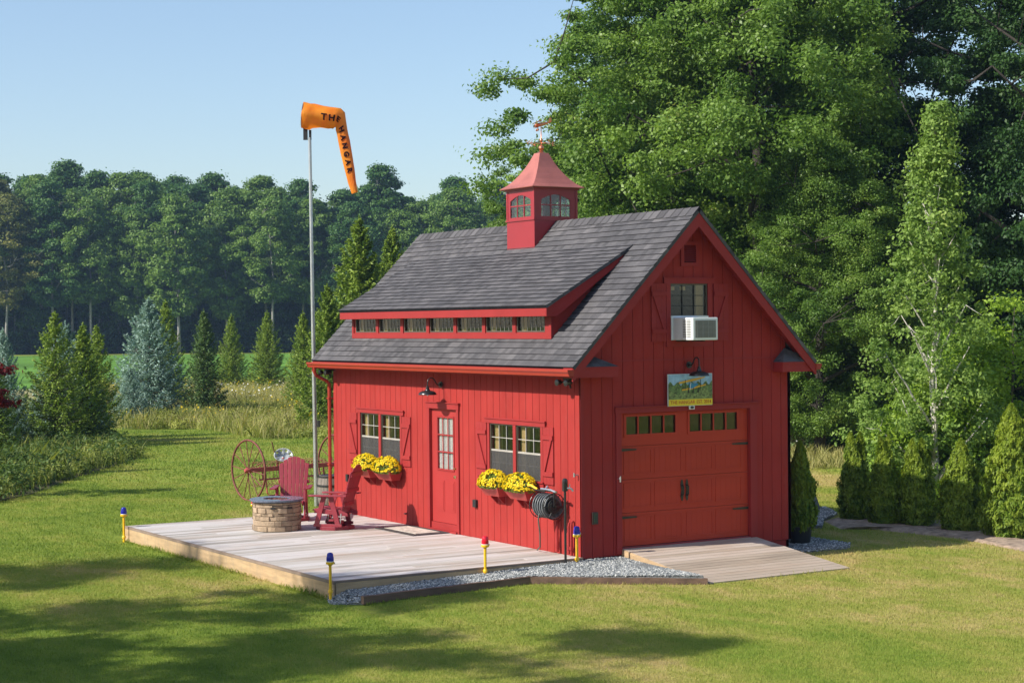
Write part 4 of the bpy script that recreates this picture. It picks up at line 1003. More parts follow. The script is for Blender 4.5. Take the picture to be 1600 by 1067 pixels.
# ------------------------------------------------------------------ glider chairs
def chair(label, loc, rz):
    t = thing('glider_chair', label, 'chair', loc, rz, 'red swivel glider chairs round the fire pit')
    # local: faces -y, x to its left
    def P(mb, name): return mb.build(name, CHAIRRED, t, bevel=.004)
    m = MB(); n = 8
    for k in range(n):                                # octagonal base ring
        a, b = 2*PI*(k+.5)/n, 2*PI*(k+1.5)/n
        q = [(r_*math.cos(x), r_*math.sin(x)) for r_, x in ((.35, a+.01), (.35, b-.01), (.24, b-.01), (.24, a+.01))]
        m.prism(q, lambda x, y: (x, y, .0), lambda x, y: (x, y, .06))
    P(m, 'swivel_base')
    m = MB(); m.box(-.26, .26, -.045, .045, .061, .09); m.box(-.07, .07, -.14, .14, .09, .15); m.box(-.19, .19, -.05, .05, .15, .185); P(m, 'pedestal')
    for s in (-1, 1):
        m = MB(); x = s*.27
        m.beam((x, -.25, .07), (x, -.10, .60), .03, .09, (0, 1, 0)); P(m, 'support_leg')
        m = MB(); m.beam((x, .17, .07), (x, .03, .60), .03, .09, (0, 1, 0)); P(m, 'support_leg')
        m = MB(); m.beam((x, -.30, .085), (x, .24, .085), .032, .05); P(m, 'side_rail')
        m = MB(); x2 = s*.315
        q = [(-.34, .60), (.36, .60), (.36, .628), (-.34, .628)]
        m.prism([(x2-.055, -.36), (x2+.055, -.36), (x2+.07*1, -.30), (x2+.06, .05), (x2+.045, .36), (x2-.045, .36), (x2-.05, .05), (x2-.06, -.3)], lambda a, b: (a, b, .605), lambda a, b: (a, b, .632)); P(m, 'armrest')
        m = MB(); x3 = s*.235
        m.prism([(-.30, .30), (-.30, .38), (.20, .36), (.34, .30), (.34, .25), (.1, .27)], lambda a, b: (x3-.014, a, b), lambda a, b: (x3+.014, a, b)); P(m, 'seat_side')
        for yy in (-.24, .2):
            m = MB(); m.tube([(s*.252, yy, .12), (s*.252, yy+.02, .30)], .012, 6); m.build('hanger', STEEL, t)
    m = MB()
    for k in range(7):
        y = -.33+k*.075; z = .385-.02*k/6*2+(.0 if k else -.02); m.box(-.25, .25, y, y+.062, z-.02, z+.004)
    P(m, 'seat')
    bk = MB(); tilt = .30
    nb = 7
    for k in range(nb):
        c = (k-(nb-1)/2); wt = .076; wb = .062; xb, xt = c*.066, c*.082
        htop = 1.16-.011*c*c; 
        def at(x, h, o): return (x, .20+(h-.33)*math.tan(tilt)*.98+o, h)
        q = [at(xb-wb/2, .30, 0), at(xb+wb/2, .30, 0), at(xt+wt/2, htop-(.012*(abs(c))), 0), at(xt-wt/2, htop-.012*abs(c), 0)]
        if c > 0: q[3] = (q[3][0], q[3][1]+.005, q[3][2]+.022)
        if c < 0: q[2] = (q[2][0], q[2][1]+.005, q[2][2]+.022)
        bk.hexa([q[0], q[1], (q[1][0], q[1][1]+.022, q[1][2]), (q[0][0], q[0][1]+.022, q[0][2]), q[3], q[2], (q[2][0], q[2][1]+.022, q[2][2]), (q[3][0], q[3][1]+.022, q[3][2])])
    P(bk, 'backrest')
    m = MB()
    for h, ww in ((.42, .23), (.66, .29), (.95, .27)):
        y = .20+(h-.33)*math.tan(tilt)*.98+.024; m.box(-ww, ww, y, y+.03, h, h+.07)
    P(m, 'back_batten')
    return t
FACE = lambda dx, dy: math.atan2(dx, -dy)      # rotation that turns local -y to (dx,dy)
ch1 = chair('red slatted glider chair behind the fire pit, facing the camera', (-1.40, 7.60, 0), math.atan2(-.50, .85))
ch1.rotation_euler.z = -.56
chair('red slatted glider chair seen side-on between fire pit and building wall', (-1.36, 5.86, 0), -2.42)

# ------------------------------------------------------------------ barrel
br = thing('wooden_barrel', 'grey weathered wooden barrel standing behind the far wall corner by the pole', 'barrel', (1.22, 11.28, -.22))
m = MB(); n = 22
for k in range(n):
    a, b = 2*PI*k/n+.012, 2*PI*(k+1)/n-.012; vs = []
    for r_, h in ((.245, 0), (.275, .17), (.285, .33), (.275, .5), (.248, .68)):
        for q, dr_ in ((a, 0), (b, 0), (b, -.03), (a, -.03)): vs.append(((r_+dr_)*math.cos(q), (r_+dr_)*math.sin(q), h))
    m.add(vs, [(i*4+j, i*4+(j+1) % 4, i*4+4+(j+1) % 4, i*4+4+j) for i in range(4) for j in range(4)]+[(3, 2, 1, 0), (16, 17, 18, 19)])
m.build('stave', BARREL, br)
for r_, h in ((.252, .03), (.281, .22), (.281, .44), (.254, .63)):
    m = MB(); m.lathe([(r_-.01, h), (r_+.005, h), (r_+.005, h+.045), (r_-.01, h+.045)], (0, 0, 0), 28); m.build('hoop', BLACK2, br)
m = MB(); m.lathe([(.23, .62), (.23, .64)], (0, 0, 0), 24); m.build('lid', BARREL, br)

# ------------------------------------------------------------------ windsock
def windsock():
    base = Vector((.99, 11.50, -.22)); U = Vector((.8475, -.5307, 0)); Z = Vector((0, 0, 1)); Nn = Vector((-.5307, -.8475, 0))
    t = thing('windsock', 'orange windsock reading THE HANGAR hanging from a tall silver pole', 'windsock', base)
    top = Vector((-.065, .01, 7.87))
    m = MB(); m.tube([(0, 0, 0), (-.03, 0, 3), top], [.052, .044, .032], 12); m.build('pole', STEEL, t, smooth=True)
    m = MB(); m.box(.01, .06, -.12, -.02, 1.68, 1.86) if False else m.beam(U*.06+Z*1.70, U*.06+Z*1.84, .06, .06, (0, 1, 0)); m.build('cleat_box', GREY, t)
    m = MB(); m.beam(top+U*-.09+Z*-.05, top+U*-.09+Z*.2, .09, .05, Nn); m.beam(top+U*.01+Z*-.05, top+U*.01+Z*.16, .05, .05, Nn); m.build('mount', BLACK2, t)
    # the swivel frame inside
    off = top - Vector((0, 0, 0)); s_ = .00233
    G = lambda px, py: (px-285)*s_, 
    g = lambda px, py: ((px-285)*s_, (440-py)*s_)
    rings = [((222, 237), (236, 119), (212, 350)), ((250, 243), (262, 123), (240, 366)), ((285, 246), (295, 130), (278, 368)), ((330, 246), (335, 138), (325, 352)), ((390, 252), (395, 150), (385, 352)),
             ((460, 262), (465, 162), (455, 358)), ((510, 268), (525, 172), (500, 362)), ((548, 283), (572, 178), (518, 350)), ((570, 300), (608, 215), (522, 345)), ((577, 340), (618, 290), (524, 372)), ((590, 400), (632, 385), (533, 415)), ((612, 480), (650, 470), (548, 490)),
             ((628, 560), (664, 550), (562, 572)), ((645, 660), (680, 650), (585, 672)), ((655, 740), (690, 735), (606, 750)), ((672, 850), (704, 845), (632, 860)), ((690, 950), (720, 938), (664, 958))]
    # widths along n shrink where the cloth is folded
    dep = [1, 1, .98, .92, .9, .86, .78, .6, .42, .34, .4, .42, .45, .5, .55, .75, 1]
    n = 28; vs = []; frames = []
    for i, ((cx_, cy_), a, b) in enumerate(rings):
        A, B = Vector(g(*a)), Vector(g(*b)); C_ = (A+B)/2; h = (A-B)/2; hd = h.length*dep[i]
        frames.append((C_, h, hd))
        for k in range(n):
            q = 2*PI*k/n; wr = 1+.06*math.sin(5*q+i*1.1)*math.cos(i*.9)+.03*math.sin(9*q-i*2)*(1 if 1 < i < 15 else 0)
            p = C_+h*math.cos(q)*wr; vs.append(U*p.x+Z*p.y+Nn*(hd*math.sin(q)*wr)+off+Z*-0)
    m = MB(); m.add(vs, [(i*n+k, (i+1)*n+k, (i+1)*n+(k+1) % n, i*n+(k+1) % n) for i in range(len(rings)-1) for k in range(n)])
    om, nn_, ll, bb = nmat('orange_nylon'); f = noise_n(nn_, ll, 2.5, detail=3)
    c_ = ramp(nn_, ll, f, [(.3, (.90, .19, .012)), (.7, (.92, .42, .035))]); ll.new(c_, bb.inputs['Base Color']); bb.inputs['Roughness'].default_value = .42
    bump(nn_, ll, noise_n(nn_, ll, 9, (1, 1, .5), 3), bb, .5, .03)
    tr = nn_.new('ShaderNodeBsdfTranslucent'); ll.new(c_, tr.inputs[0]); mx = nn_.new('ShaderNodeMixShader'); mx.inputs[0].default_value = .35
    ll.new(bb.outputs[0], mx.inputs[1]); ll.new(tr.outputs[0], mx.inputs[2]); ll.new(mx.outputs[0], nn_['Material Output'].inputs[0])
    sk = m.build('sock', om, t, smooth=2)
    m = MB(); C_, h, hd = frames[0]; q = [U*(C_+h*math.cos(2*PI*k/24)).x+Z*(C_+h*math.cos(2*PI*k/24)).y+Nn*hd*math.sin(2*PI*k/24)+off for k in range(25)]
    m.tube(q, .008, 5, caps=False); m.tube([q[0], q[12]], .008, 5); m.build('hoop', STEEL, t)
    # lettering wrapped on the camera-facing side; s runs along the centre line
    cl = [f_[0] for f_ in frames]; acc = [0]
    for p, q in zip(cl[:-1], cl[1:]): acc.append(acc[-1]+(q-p).length)
    def onsock(s, tt):
        s = max(0, min(acc[-1]-1e-4, s)); i = max(j for j in range(len(acc)-1) if acc[j] <= s); f_ = (s-acc[i])/(acc[i+1]-acc[i])
        C0 = cl[i].lerp(cl[i+1], f_); h = frames[i][1].lerp(frames[i+1][1], f_); hd = frames[i][2]*(1-f_)+frames[i+1][2]*f_
        r_ = max(-.93, min(.93, tt/h.length)); p = C0+h*r_
        return U*p.x+Z*p.y+Nn*(hd*math.sqrt(1-r_*r_)*1.05+.012)+off
    inkm = mat('dark_lettering', (.02, .006, .008), .8, spec=.1)
    tot = acc[-1]
    cm = [('T', .46, .19, -.02), ('H', .62, .18, -.02), ('E', .755, .15, -.02), ('H', .985, .15, 0), ('A', 1.155, .15, 0), ('N', 1.325, .15, 0), ('G', 1.50, .15, 0), ('A', 1.67, .15, 0), ('R', 1.83, .15, 0)]
    k_ = tot/2.30
    for c_, s0, sz, dt in cm:
        s0 *= k_
        letters('letter', c_, sz, lambda x, y, z: onsock(s0+x*1.05, y+dt)+Nn*z, inkm, t, .006, .007)
windsock()

# ------------------------------------------------------------------ runway lights
def runway(label, loc, lens, h=.56, grp='yellow runway lamps round the deck'):
    t = thing('runway_lamp', label, 'lamp', loc, group=grp); k = h/.56
    m = MB(); m.tube([(0, 0, -.1), (0, 0, .385*k)], .021, 12); m.lathe([(.034, .0), (.034, .035), (.022, .05)], (0, 0, 0), 12); m.build('post', YEL, t, smooth=True)
    m = MB(); m.lathe([(.022, .37), (.03, .385), (.06, .40), (.062, .425), (.055, .43)], (0, 0, (k-1)*.385), 18); m.build('collar', YEL, t, smooth=True)
    m = MB(); m.lathe([(.054, .43), (.058, .435), (.052, .44)], (0, 0, (k-1)*.385), 18); m.build('gasket', WHITE, t)
    m = MB(); m.lathe([(.052, .44), (.055, .46), (.052, .50), (.047, .505), (.047, .535), (.034, .555), (.012, .562), (.001, .563)], (0, 0, (k-1)*.385), 20); m.build('lens', lens, t, smooth=True)
    m = MB(); m.tube([(.04, 0, .43), (.07, 0, .42), (.075, 0, .40)], .007, 6); m.build('clamp', STEEL, t); return t
runway('blue-domed yellow runway lamp at the far left corner of the deck', (-4.40, 8.37, -.20), BLUEG, .57)
runway('blue-domed yellow runway lamp at the nearest corner of the deck', (-4.38, -.085, -.15), BLUEG, .575)
runway('red-domed yellow runway lamp at the front edge of the deck', (-1.81, -.09, -.07), REDG, .535)
runway('blue-domed yellow runway lamp at the building\'s near corner', (-.15, -.09, -.02), BLUEG, .51)
runway('red-domed yellow runway lamp behind the fire pit, beyond the deck', (-1.62, 8.85, -.22), REDG, .56)

# ------------------------------------------------------------------ hose reel on a post
def reel():
    t = thing('hose_reel', 'black hose reel wound with grey hose mounted on the wall beside a post', 'hose reel', (-.24, .60, .775))
    for y in (-.20, .20):
        m = MB(); m.ring((0, y, 0), .205, .008, 28); m.ring((0, y, 0), .07, .008, 16)
        for k in range(6): a = k*PI/3; m.tube([(.05*math.cos(a), y, .05*math.sin(a)), (.205*math.cos(a), y, .205*math.sin(a))], .006, 5)
        m.build('reel_flange', BLACK, t)
    m = MB(); m.lathe([(.11, -.2), (.11, .2)], (0, 0, 0), 20, 'y'); m.build('drum', BLACK2, t)
    hm = mat('grey_hose', (.12, .13, .14), .4, .3, 12); pts = []
    for k in range(600):
        a = k*.22; tt = (k/600*4) % 2; yy = -.17+.34*(tt if tt < 1 else 2-tt); r_ = .135+.018*int(k/600*4)
        pts.append((r_*math.cos(a), yy, r_*math.sin(a)))
    m = MB(); m.tube(pts, .0125, 6); m.build('coiled_hose', hm, t, smooth=2)
    m = MB(); m.beam((.0, -.215, 0), (.20, -.215, -.02), .02, .045); m.beam((.0, .215, 0), (.20, .215, -.02), .02, .045); m.beam((0, -.26, 0), (0, .26, 0), .025, .025)
    m.beam((-.02, -.23, 0), (-.02, -.23, .24), .02, .03, (0, 1, 0)); m.beam((-.02, -.30, .235), (-.02, .26, .235), .03, .02); m.beam((-.10, -.1, .24), (-.10, .24, .24), .02, .02); m.beam((-.1, .2, .24), (.02, .2, .24), .02, .02); m.build('frame', BLACK, t)
    m = MB(); m.tube([(-.06, -.34, .24), (-.06, -.20, .262), (-.06, .08, .262)], .018, 8); m.tube([(-.06, -.05, .27), (-.03, -.05, .31), (0, -.05, .28)], .012, 6); m.build('hose_guide', STEEL, t)
    m = MB(); m.tube([(-.08, .16, .25), (-.10, .30, .30), (-.10, .40, .30)], [.018, .02, .024], 8); m.build('nozzle', YEL, t)
    m = MB(); m.tube([(-.13, .02, -.08), (-.14, .05, -.22), (-.09, .08, -.45), (.02, .25, -.68), (.10, .46, -.755)], .012, 8); m.build('loose_hose', mat('dark_hose', (.07, .09, .075), .5), t, smooth=2)
reel()
p = thing('iron_post', 'slim black iron post with a tap on top, standing in gravel before the hose reel', 'post', (-.37, -.10, -.16))
MB().tube([(0, 0, -.1), (0, 0, 1.30)], .02, 10).build('post', BLACK, p)
m = MB(); m.box(-.035, .035, -.03, .03, 1.22, 1.36); m.lathe([(.03, 1.33), (.045, 1.36), (.04, 1.40), (.02, 1.42)], (0, 0, 0), 12); m.build('hydrant_head', BLACK, p, bevel=.006)
m = MB(); m.tube([(.02, -.02, 1.27), (.08, -.05, 1.26), (.11, -.06, 1.22)], .016, 8); m.tube([(.06, -.04, 1.27), (.06, -.04, 1.33)], .01, 6); m.build('spigot', STEEL, p)

# ------------------------------------------------------------------ antique hay rake
def hayrake():
    ang = math.atan2(.162, .986)
    t = thing('hay_rake', 'antique red iron hay rake with two tall spoked wheels behind the deck', 'hay rake', (.30, 13.50, -.22), ang)
    r_ = .68; Lx = 2.35
    for k, x in enumerate((0, Lx)):
        m = MB(); m.ring((x, 0, r_), r_-.012, .024, 48, ((0, 1, 0), (0, 0, 1)), 6)
        wh = m.build('wheel', RUST, t, smooth=2)
        m = MB()
        for j in range(14): a = 2*PI*j/14+.1; m.tube([(x+(.03 if j % 2 else -.03), .04*math.cos(a), r_+.04*math.sin(a)), (x, (r_-.02)*math.cos(a), r_+(r_-.02)*math.sin(a))], .0105, 5)
        m.build('spokes', RUST, wh); m = MB(); m.lathe([(.03, -.1), (.055, -.06), (.06, 0), (.055, .06), (.03, .1)], (x, 0, r_), 14, 'x'); m.build('hub', RUSTR, wh, smooth=True)
    m = MB(); m.beam((.06, 0, r_+.0), (Lx-.06, 0, r_+.0), .09, .095); m.build('axle_beam', RUSTR, t)
    m = MB(); m.beam((.25, -.05, r_-.22), (Lx-.2, -.05, r_-.22), .05, .035); m.build('rake_bar', RUSTR, t)
    for x in (.35, .8, 1.4, Lx-.35): m = MB(); m.beam((x, -.02, r_-.03), (x, -.05, r_-.22), .03, .03, (0, 1, 0)); m.build('hanger', RUSTR, t)
    m = MB(); m.tube([(.42, -.06, r_-.23), (.42, -.10, .16), (.46, -.12, .10), (.9, -.12, .09), (.93, -.1, .14), (.93, -.06, r_-.23)], .016, 7); m.build('foot_frame', RUSTR, t)
    nt_ = 20
    for k in range(nt_):
        x = .3+k*(Lx-.55)/(nt_-1); pts = []
        for j in range(11): a = R(80)-R(215)*j/10; pts.append((x, .22+.26*math.cos(a)*1.0, r_-.12+.28*math.sin(a)))
        c0 = [(x+.01*math.sin(j), .02+.035*math.cos(j*1.57), r_+.085+.03*math.sin(j*1.57)) for j in range(6)]
        m = MB(); m.tube(c0+[(x, .1, r_+.12)]+pts, .0065, 5); m.build('tine', RUST, t)
    m = MB(); m.tube([(.78, .05, r_+.05), (.80, -.02, r_+.16), (.86, -.12, r_+.24)], .015, 6); m.build('seat_spring', RUSTR, t)
    # pressed pan seat, tilted towards the viewer
    m = MB(); n = 26; vs = []; sc_ = Vector((.86, -.10, r_+.27)); q = Vector((-.35, -.78, .52)).normalized(); a_ = Vector((.9, -.42, 0)).normalized(); b_ = q.cross(a_)
    for rr, dd in ((.0, -.045), (.07, -.035), (.13, -.01), (.175, .02), (.20, .03)):
        for k in range(n):
            an = 2*PI*k/n; vs.append(sc_+a_*rr*1.1*math.cos(an)+b_*rr*.95*math.sin(an)*(1 if math.sin(an) > 0 else .8)+q*dd)
    fs = [(i*n+k, i*n+(k+1) % n, (i+1)*n+(k+1) % n, (i+1)*n+k) for i in range(4) for k in range(n) if not (i in (2,) and k % 3 == 1)]
    m.add(vs, fs); se = m.build('seat', mat('worn_steel_seat', (.42, .45, .47), .45, .3, 12, metal=.3), t, smooth=2)
    sd = se.modifiers.new('s', 'SOLIDIFY'); sd.thickness = .01
    m = MB(); m.tube([(.80, .0, r_), (.62, .0, r_+.60)], .012, 6); m.build('lever', RUST, t)
    m = MB(); m.tube([(1.25, 0, r_), (1.0, -.35, r_-.3), (.9, -.9, r_-.45)], .022, 6); m.tube([(1.1, 0, r_-.02), (1.0, .1, .3), (1.3, .12, .22)], .016, 6); m.build('draft_pole', RUSTR, t)
hayrake()

# ------------------------------------------------------------------ plants: generators
def trunkmesh(name, pts_list, m, parent, n=7):
    mb = MB()
    for pts, rad in pts_list: mb.tube(pts, rad, n)
    return mb.build(name, m, parent, smooth=2)
def broadleaf(name, label, cat, H, Rc, base, ntuft, nleaf, ls, tuft, lm, bm, group=None, trunk_r=.25, seed=1, nlimb=12, prof=None, rise=.35, flat=.5, lobes=.28, upb=.7, cull=-.22):
    global rng
    keep = rng; rng = np.random.default_rng(seed); rd = random.Random(seed)
    t = thing(name, label, cat, group=group)
    prof = prof or (lambda q: (math.sin(PI*min(1, max(0, q))**.75))**.6)
    limbs = []; bends = [(rd.uniform(-.25, .25), rd.uniform(-.25, .25)) for _ in range(7)]
    tp = [(bends[k][0]*k/6*H/12, bends[k][1]*k/6*H/12, H*.93*k/6) for k in range(7)]; tp[0] = (0, 0, -.3)
    limbs.append((tp, [trunk_r*(1.25 if k == 0 else 1-.85*k/6) for k in range(7)]))
    limbs[0][1][0] = trunk_r*1.35
    tx = lambda z: Vector((np.interp(z, [p[2] for p in tp], [p[0] for p in tp]), np.interp(z, [p[2] for p in tp], [p[1] for p in tp]), z))
    ends = []
    for k in range(nlimb):
        q = (k+rd.random())/nlimb; z1 = base+(H-base)*(q*.85+.08); az = k*2.4+rd.uniform(-.4, .4)
        rr = Rc*prof((z1-base)/(H-base))*rd.uniform(.65, .95); z0 = max(base*.6, z1-rr*rise-rd.uniform(0, 1)*H*.05)
        a = tx(z0); e = Vector((rr*math.cos(az), rr*math.sin(az), z1)); e.x += a.x; e.y += a.y
        pts = [a]; 
        for j in range(1, 6):
            f = j/5; p = a.lerp(e, f); p.z += -.12*rr*math.sin(PI*f)*(-1 if rise > .5 else 1)*.3; p += Vector((rd.uniform(-1, 1), rd.uniform(-1, 1), rd.uniform(-1, 1)))*.05*rr*(1-f); pts.append(p)
        r0 = trunk_r*(.42*(1-q)+.16); limbs.append((pts, [r0*(1-.8*j/5) for j in range(6)])); ends += pts[2:]
    C_ = []
    tries = 0
    while len(C_) < ntuft and tries < ntuft*30:
        tries += 1
        q = rd.random(); az = rd.uniform(0, 2*PI); z = base+(H-base)*q
        lob = 1+lobes*2*noise.noise(Vector((math.cos(az)*1.6+seed*3.1, math.sin(az)*1.6, q*3.2)))
        rr = Rc*prof(q)*lob*(rd.random()**.42)
        p = Vector((rr*math.cos(az), rr*math.sin(az), z))
        if noise.noise(p*(2.3/Rc)+Vector((seed*7, 0, 0))) < cull: continue
        C_.append(p+Vector((tx(min(z, H*.9)).x, tx(min(z, H*.9)).y, 0)))
    for p in C_:
        if rd.random() < .3:
            e = min(ends, key=lambda v: (v-p).length_squared)
            if (e-p).length < Rc*.6: limbs.append(([e, e.lerp(p, .5)+Vector((0, 0, .05*Rc*rd.uniform(-1, 1))), p], [trunk_r*.1, trunk_r*.07, trunk_r*.03]))
    trunkmesh('trunk', limbs, bm, t, 7)
    C_ = np.array([tuple(p) for p in C_]); nt_ = len(C_)
    sz = tuft*rng.uniform(.6, 1.35, nt_)
    idx = np.repeat(np.arange(nt_), nleaf); n = len(idx)
    dr = nrm(rng.normal(size=(n, 3))); rad = rng.random((n, 1))**.4
    # ragged tufts: sprays rather than balls
    spray = nrm(rng.normal(size=(nt_*5, 3))*np.array([1, 1, .4])); pick = spray[idx*5+rng.integers(0, 5, n)]
    off = (dr*.55+pick*.75*rng.random((n, 1)))*rad*sz[idx][:, None]*np.array([1, 1, flat])
    P = C_[idx]+off; N = off/np.array([1, 1, flat])/sz[idx][:, None]+np.array([0, 0, upb])+rng.normal(0, .55, (n, 3))
    V = leafV(P, N, ls*rng.uniform(.7, 1.35, n), ls*.62*rng.uniform(.7, 1.3, n))
    r_ = np.clip(rng.random(n)*.6+np.repeat(rng.random(nt_), nleaf)*.4, 0, 1)
    npmesh('crown', V, 4, r_, lm, t); rng = keep; return t
def spruce(name, label, H, Rc, lm, seed, group, dens=1.0, sparse=0, q0=.03):
    global rng
    keep = rng; rng = np.random.default_rng(seed); rd = random.Random(seed)
    t = thing(name, label, 'spruce', group=group)
    limbs = [([(0, 0, -.2), (0, 0, H*.5), (0, 0, H)], [H*.022, H*.013, .008])]
    P = []; T = []; N = []; S = []
    z = H*q0
    while z < H*.985:
        q = z/H; rr = Rc*(1-q)**.85*(1.0 if q > .1 else .82)+.04; nb = max(4, int(11*(1-q)+4)); a0 = rd.random()*6.28
        for k in range(nb):
            if rd.random() < sparse: continue
            az = a0+2*PI*k/nb+rd.uniform(-.2, .2); ln = rr*rd.uniform(.72, 1.12); zz = z+rd.uniform(-.04, .04)*H*.3
            up_ = .10+.75*q+rd.uniform(-.08, .12); d = np.array([math.cos(az), math.sin(az), 0.]); sd = np.array([-math.sin(az), math.cos(az), 0.])
            if q < .6: limbs.append(([(0, 0, zz), tuple(d*ln*.9+np.array([0, 0, zz+ln*up_*.5-.0]))], [.012*H/4, .003]))
            m = int((26+40*ln/Rc)*dens); f = rng.random(m)**.75; 
            wdt = .34*ln*(1-f)**.7*np.minimum(1, f*4+.25)+.03; s_ = rng.uniform(-1, 1, m)
            droop = -.18*np.sin(f*PI*.9)*ln+up_*ln*f**1.5
            p = d*(f*ln)[:, None]+sd*(s_*wdt)[:, None]+np.stack([0*f, 0*f, zz+droop-np.abs(s_)*wdt*.25+rng.normal(0, .018*ln+.008, m)], 1)
            P.append(p); T.append(d+sd*(s_*.9)[:, None]+np.array([0, 0, .25])+rng.normal(0, .25, (m, 3))); N.append(np.array([0, 0, 1.])+rng.normal(0, .55, (m, 3))); S.append(np.full(m, 1.0))
        z += H*rd.uniform(.026, .04)*(1-.35*q)
    m = 40; zt = rng.uniform(H*.93, H*1.02, m); P.append(np.stack([rng.normal(0, .012, m), rng.normal(0, .012, m), zt], 1)); T.append(np.array([[0, 0, 1.]])+rng.normal(0, .4, (m, 3))); N.append(rng.normal(0, 1, (m, 3))); S.append(np.ones(m))
    P = np.concatenate(P); T = np.concatenate(T); N = np.concatenate(N); n = len(P)
    trunkmesh('trunk', limbs, BARK, t, 5)
    V = leafV(P, N, .135*H/4.5*rng.uniform(.6, 1.2, n), .042*H/4.5*rng.uniform(.7, 1.3, n), T)
    npmesh('crown', V, 4, rng.random(n), lm, t); rng = keep; return t
def arbor(label, H, Rc, seed, group, loc=(0, 0, 0), pot=0, twin=0):
    global rng
    keep = rng; rng = np.random.default_rng(seed)
    t = thing('arborvitae', label, 'shrub', group=group)
    n = int(17000*H/1.6*Rc/.4); z = rng.random(n)**1.15*H; q = z/H; az = rng.uniform(0, 2*PI, n)
    lob = np.array([noise.noise(Vector((math.cos(a)*1.5, math.sin(a)*1.5, zz*3.2+seed))) for a, zz in zip(az, z)]); lob2 = np.array([noise.noise(Vector((math.cos(a)*3.4, math.sin(a)*3.4, zz*9+seed))) for a, zz in zip(az, z)])
    r_ = Rc*np.power(np.clip(1-q**1.6, 0, 1), .75)*np.minimum(1, .72+q*2.2)*(1+.32*lob+.42*lob2)*(rng.random(n)**.2)
    P = np.stack([r_*np.cos(az), r_*np.sin(az), z+.10*(1-q)*rng.random(n)], 1)
    if twin: P[:, 0] += np.where(q > .62, np.where(np.cos(az) > 0, 1, -1)*.06*twin*(q-.62)/.38*2, 0)
    D_ = np.stack([np.cos(az), np.sin(az), .25+0*az], 1)
    N = D_+rng.normal(0, .55, (n, 3)); T = np.array([[0, 0, 1.]])+D_*.45+rng.normal(0, .3, (n, 3))
    V = leafV(P, N, .080*rng.uniform(.6, 1.3, n), .034*rng.uniform(.6, 1.3, n), T)
    npmesh('foliage', V, 4, np.clip(rng.random(n)*.5+.35*q+.25*(lob2+.3), 0, 1), L_ARB, t)
    MB().tube([(0, 0, -.15), (0, 0, H*.6)], [.04, .015], 7).build('stem', BARK, t)
    t.location = loc; rng = keep; return t

# ---- arborvitae row and potted one
A = arbor
g_ = 'evergreen shrubs in the row at right'
arbor('leftmost evergreen arborvitae of the row, nearest the crushed stone', 1.68, .345, 3, g_, (8.3, 2.75, -.21), twin=1)
arbor('second arborvitae from the left in the row', 1.66, .35, 4, g_, (8.15, 1.8, -.21), twin=-1)
arbor('middle arborvitae of the row, directly before the birch', 1.62, .375, 5, g_, (8.45, 1.25, -.21), twin=1)
arbor('sunlit arborvitae second from the right in the row', 1.66, .43, 6, g_, (8.55, .25, -.21))
arbor('tallest arborvitae at the right end of the row', 2.35, .54, 8, g_, (8.5, -1.0, -.21))
pa = arbor('slim dark arborvitae in the black pot at the building\'s right corner', 1.55, .29, 9, None, (5.02, .62, .0))
pt = thing('plant_pot', 'black nursery pot on crushed stone at the building\'s right corner', 'pot', (5.02, .62, -.20))
m = MB(); m.lathe([(.16, 0), (.165, .01), (.195, .26), (.205, .26), (.205, .29), (.19, .29), (.18, .24), (.001, .24)], (0, 0, 0), 24); m.build('pot', BLACKPOT, pt, smooth=True)
# mulch strip
mz = MB(); vs = [(x, y, -.185+.03*math.sin(i*1.7)) for i, (x, y) in enumerate(ARBBED)]
def mound(name, poly, z, hgt, m):
    n = len(poly); cx_ = sum(p[0] for p in poly)/n; cy_ = sum(p[1] for p in poly)/n; mb = MB(); vs = []
    N_ = 64; per = []
    for k in range(N_):
        f = k/N_*n; i = int(f); a = poly[i]; b = poly[(i+1) % n]; per.append((a[0]+(b[0]-a[0])*(f-i), a[1]+(b[1]-a[1])*(f-i)))
    for s, h in ((1.0, -.05), (.97, .0), (.9, .6), (.7, 1), (.4, 1), (.1, 1)):
        for k, (x, y) in enumerate(per):
            j = 1+.03*noise.noise(Vector((x*1.5, y*1.5, s*3))) if s > .8 else 1
            X_, Y_ = cx_+(x-cx_)*s*j, cy_+(y-cy_)*s*j; vs.append((X_, Y_, z+hgt*h+.03*noise.noise(Vector((X_*2, Y_*2, 1)))*(h > 0)))
    mb.add(vs, [(i*N_+k, i*N_+(k+1) % N_, (i+1)*N_+(k+1) % N_, (i+1)*N_+k) for i in range(5) for k in range(N_)]+[tuple(5*N_+k for k in range(N_))])
    return mb.build(name, m, None, 2, kind='structure')
mound('mulch_bed', ARBBED, -.22, .05, SOIL)
rk = MB(); n = 14
for i in range(8):
    for k in range(n):
        a = 2*PI*k/n; ph = PI*i/7; p = Vector((math.sin(ph)*math.cos(a)*.36, math.sin(ph)*math.sin(a)*.3, math.cos(ph)*.42)); p *= 1+.35*noise.noise(p*3); rk.v.append((8.5+p.x, 4.5+p.y, p.z-.05))
rk.f = [(i*n+k, (i+1)*n+k, (i+1)*n+(k+1) % n, i*n+(k+1) % n) for i in range(7) for k in range(n)]
tag(rk.build('boulder', ROCKM, None, 2), 'grey boulder standing behind the potted evergreen', 'rock')

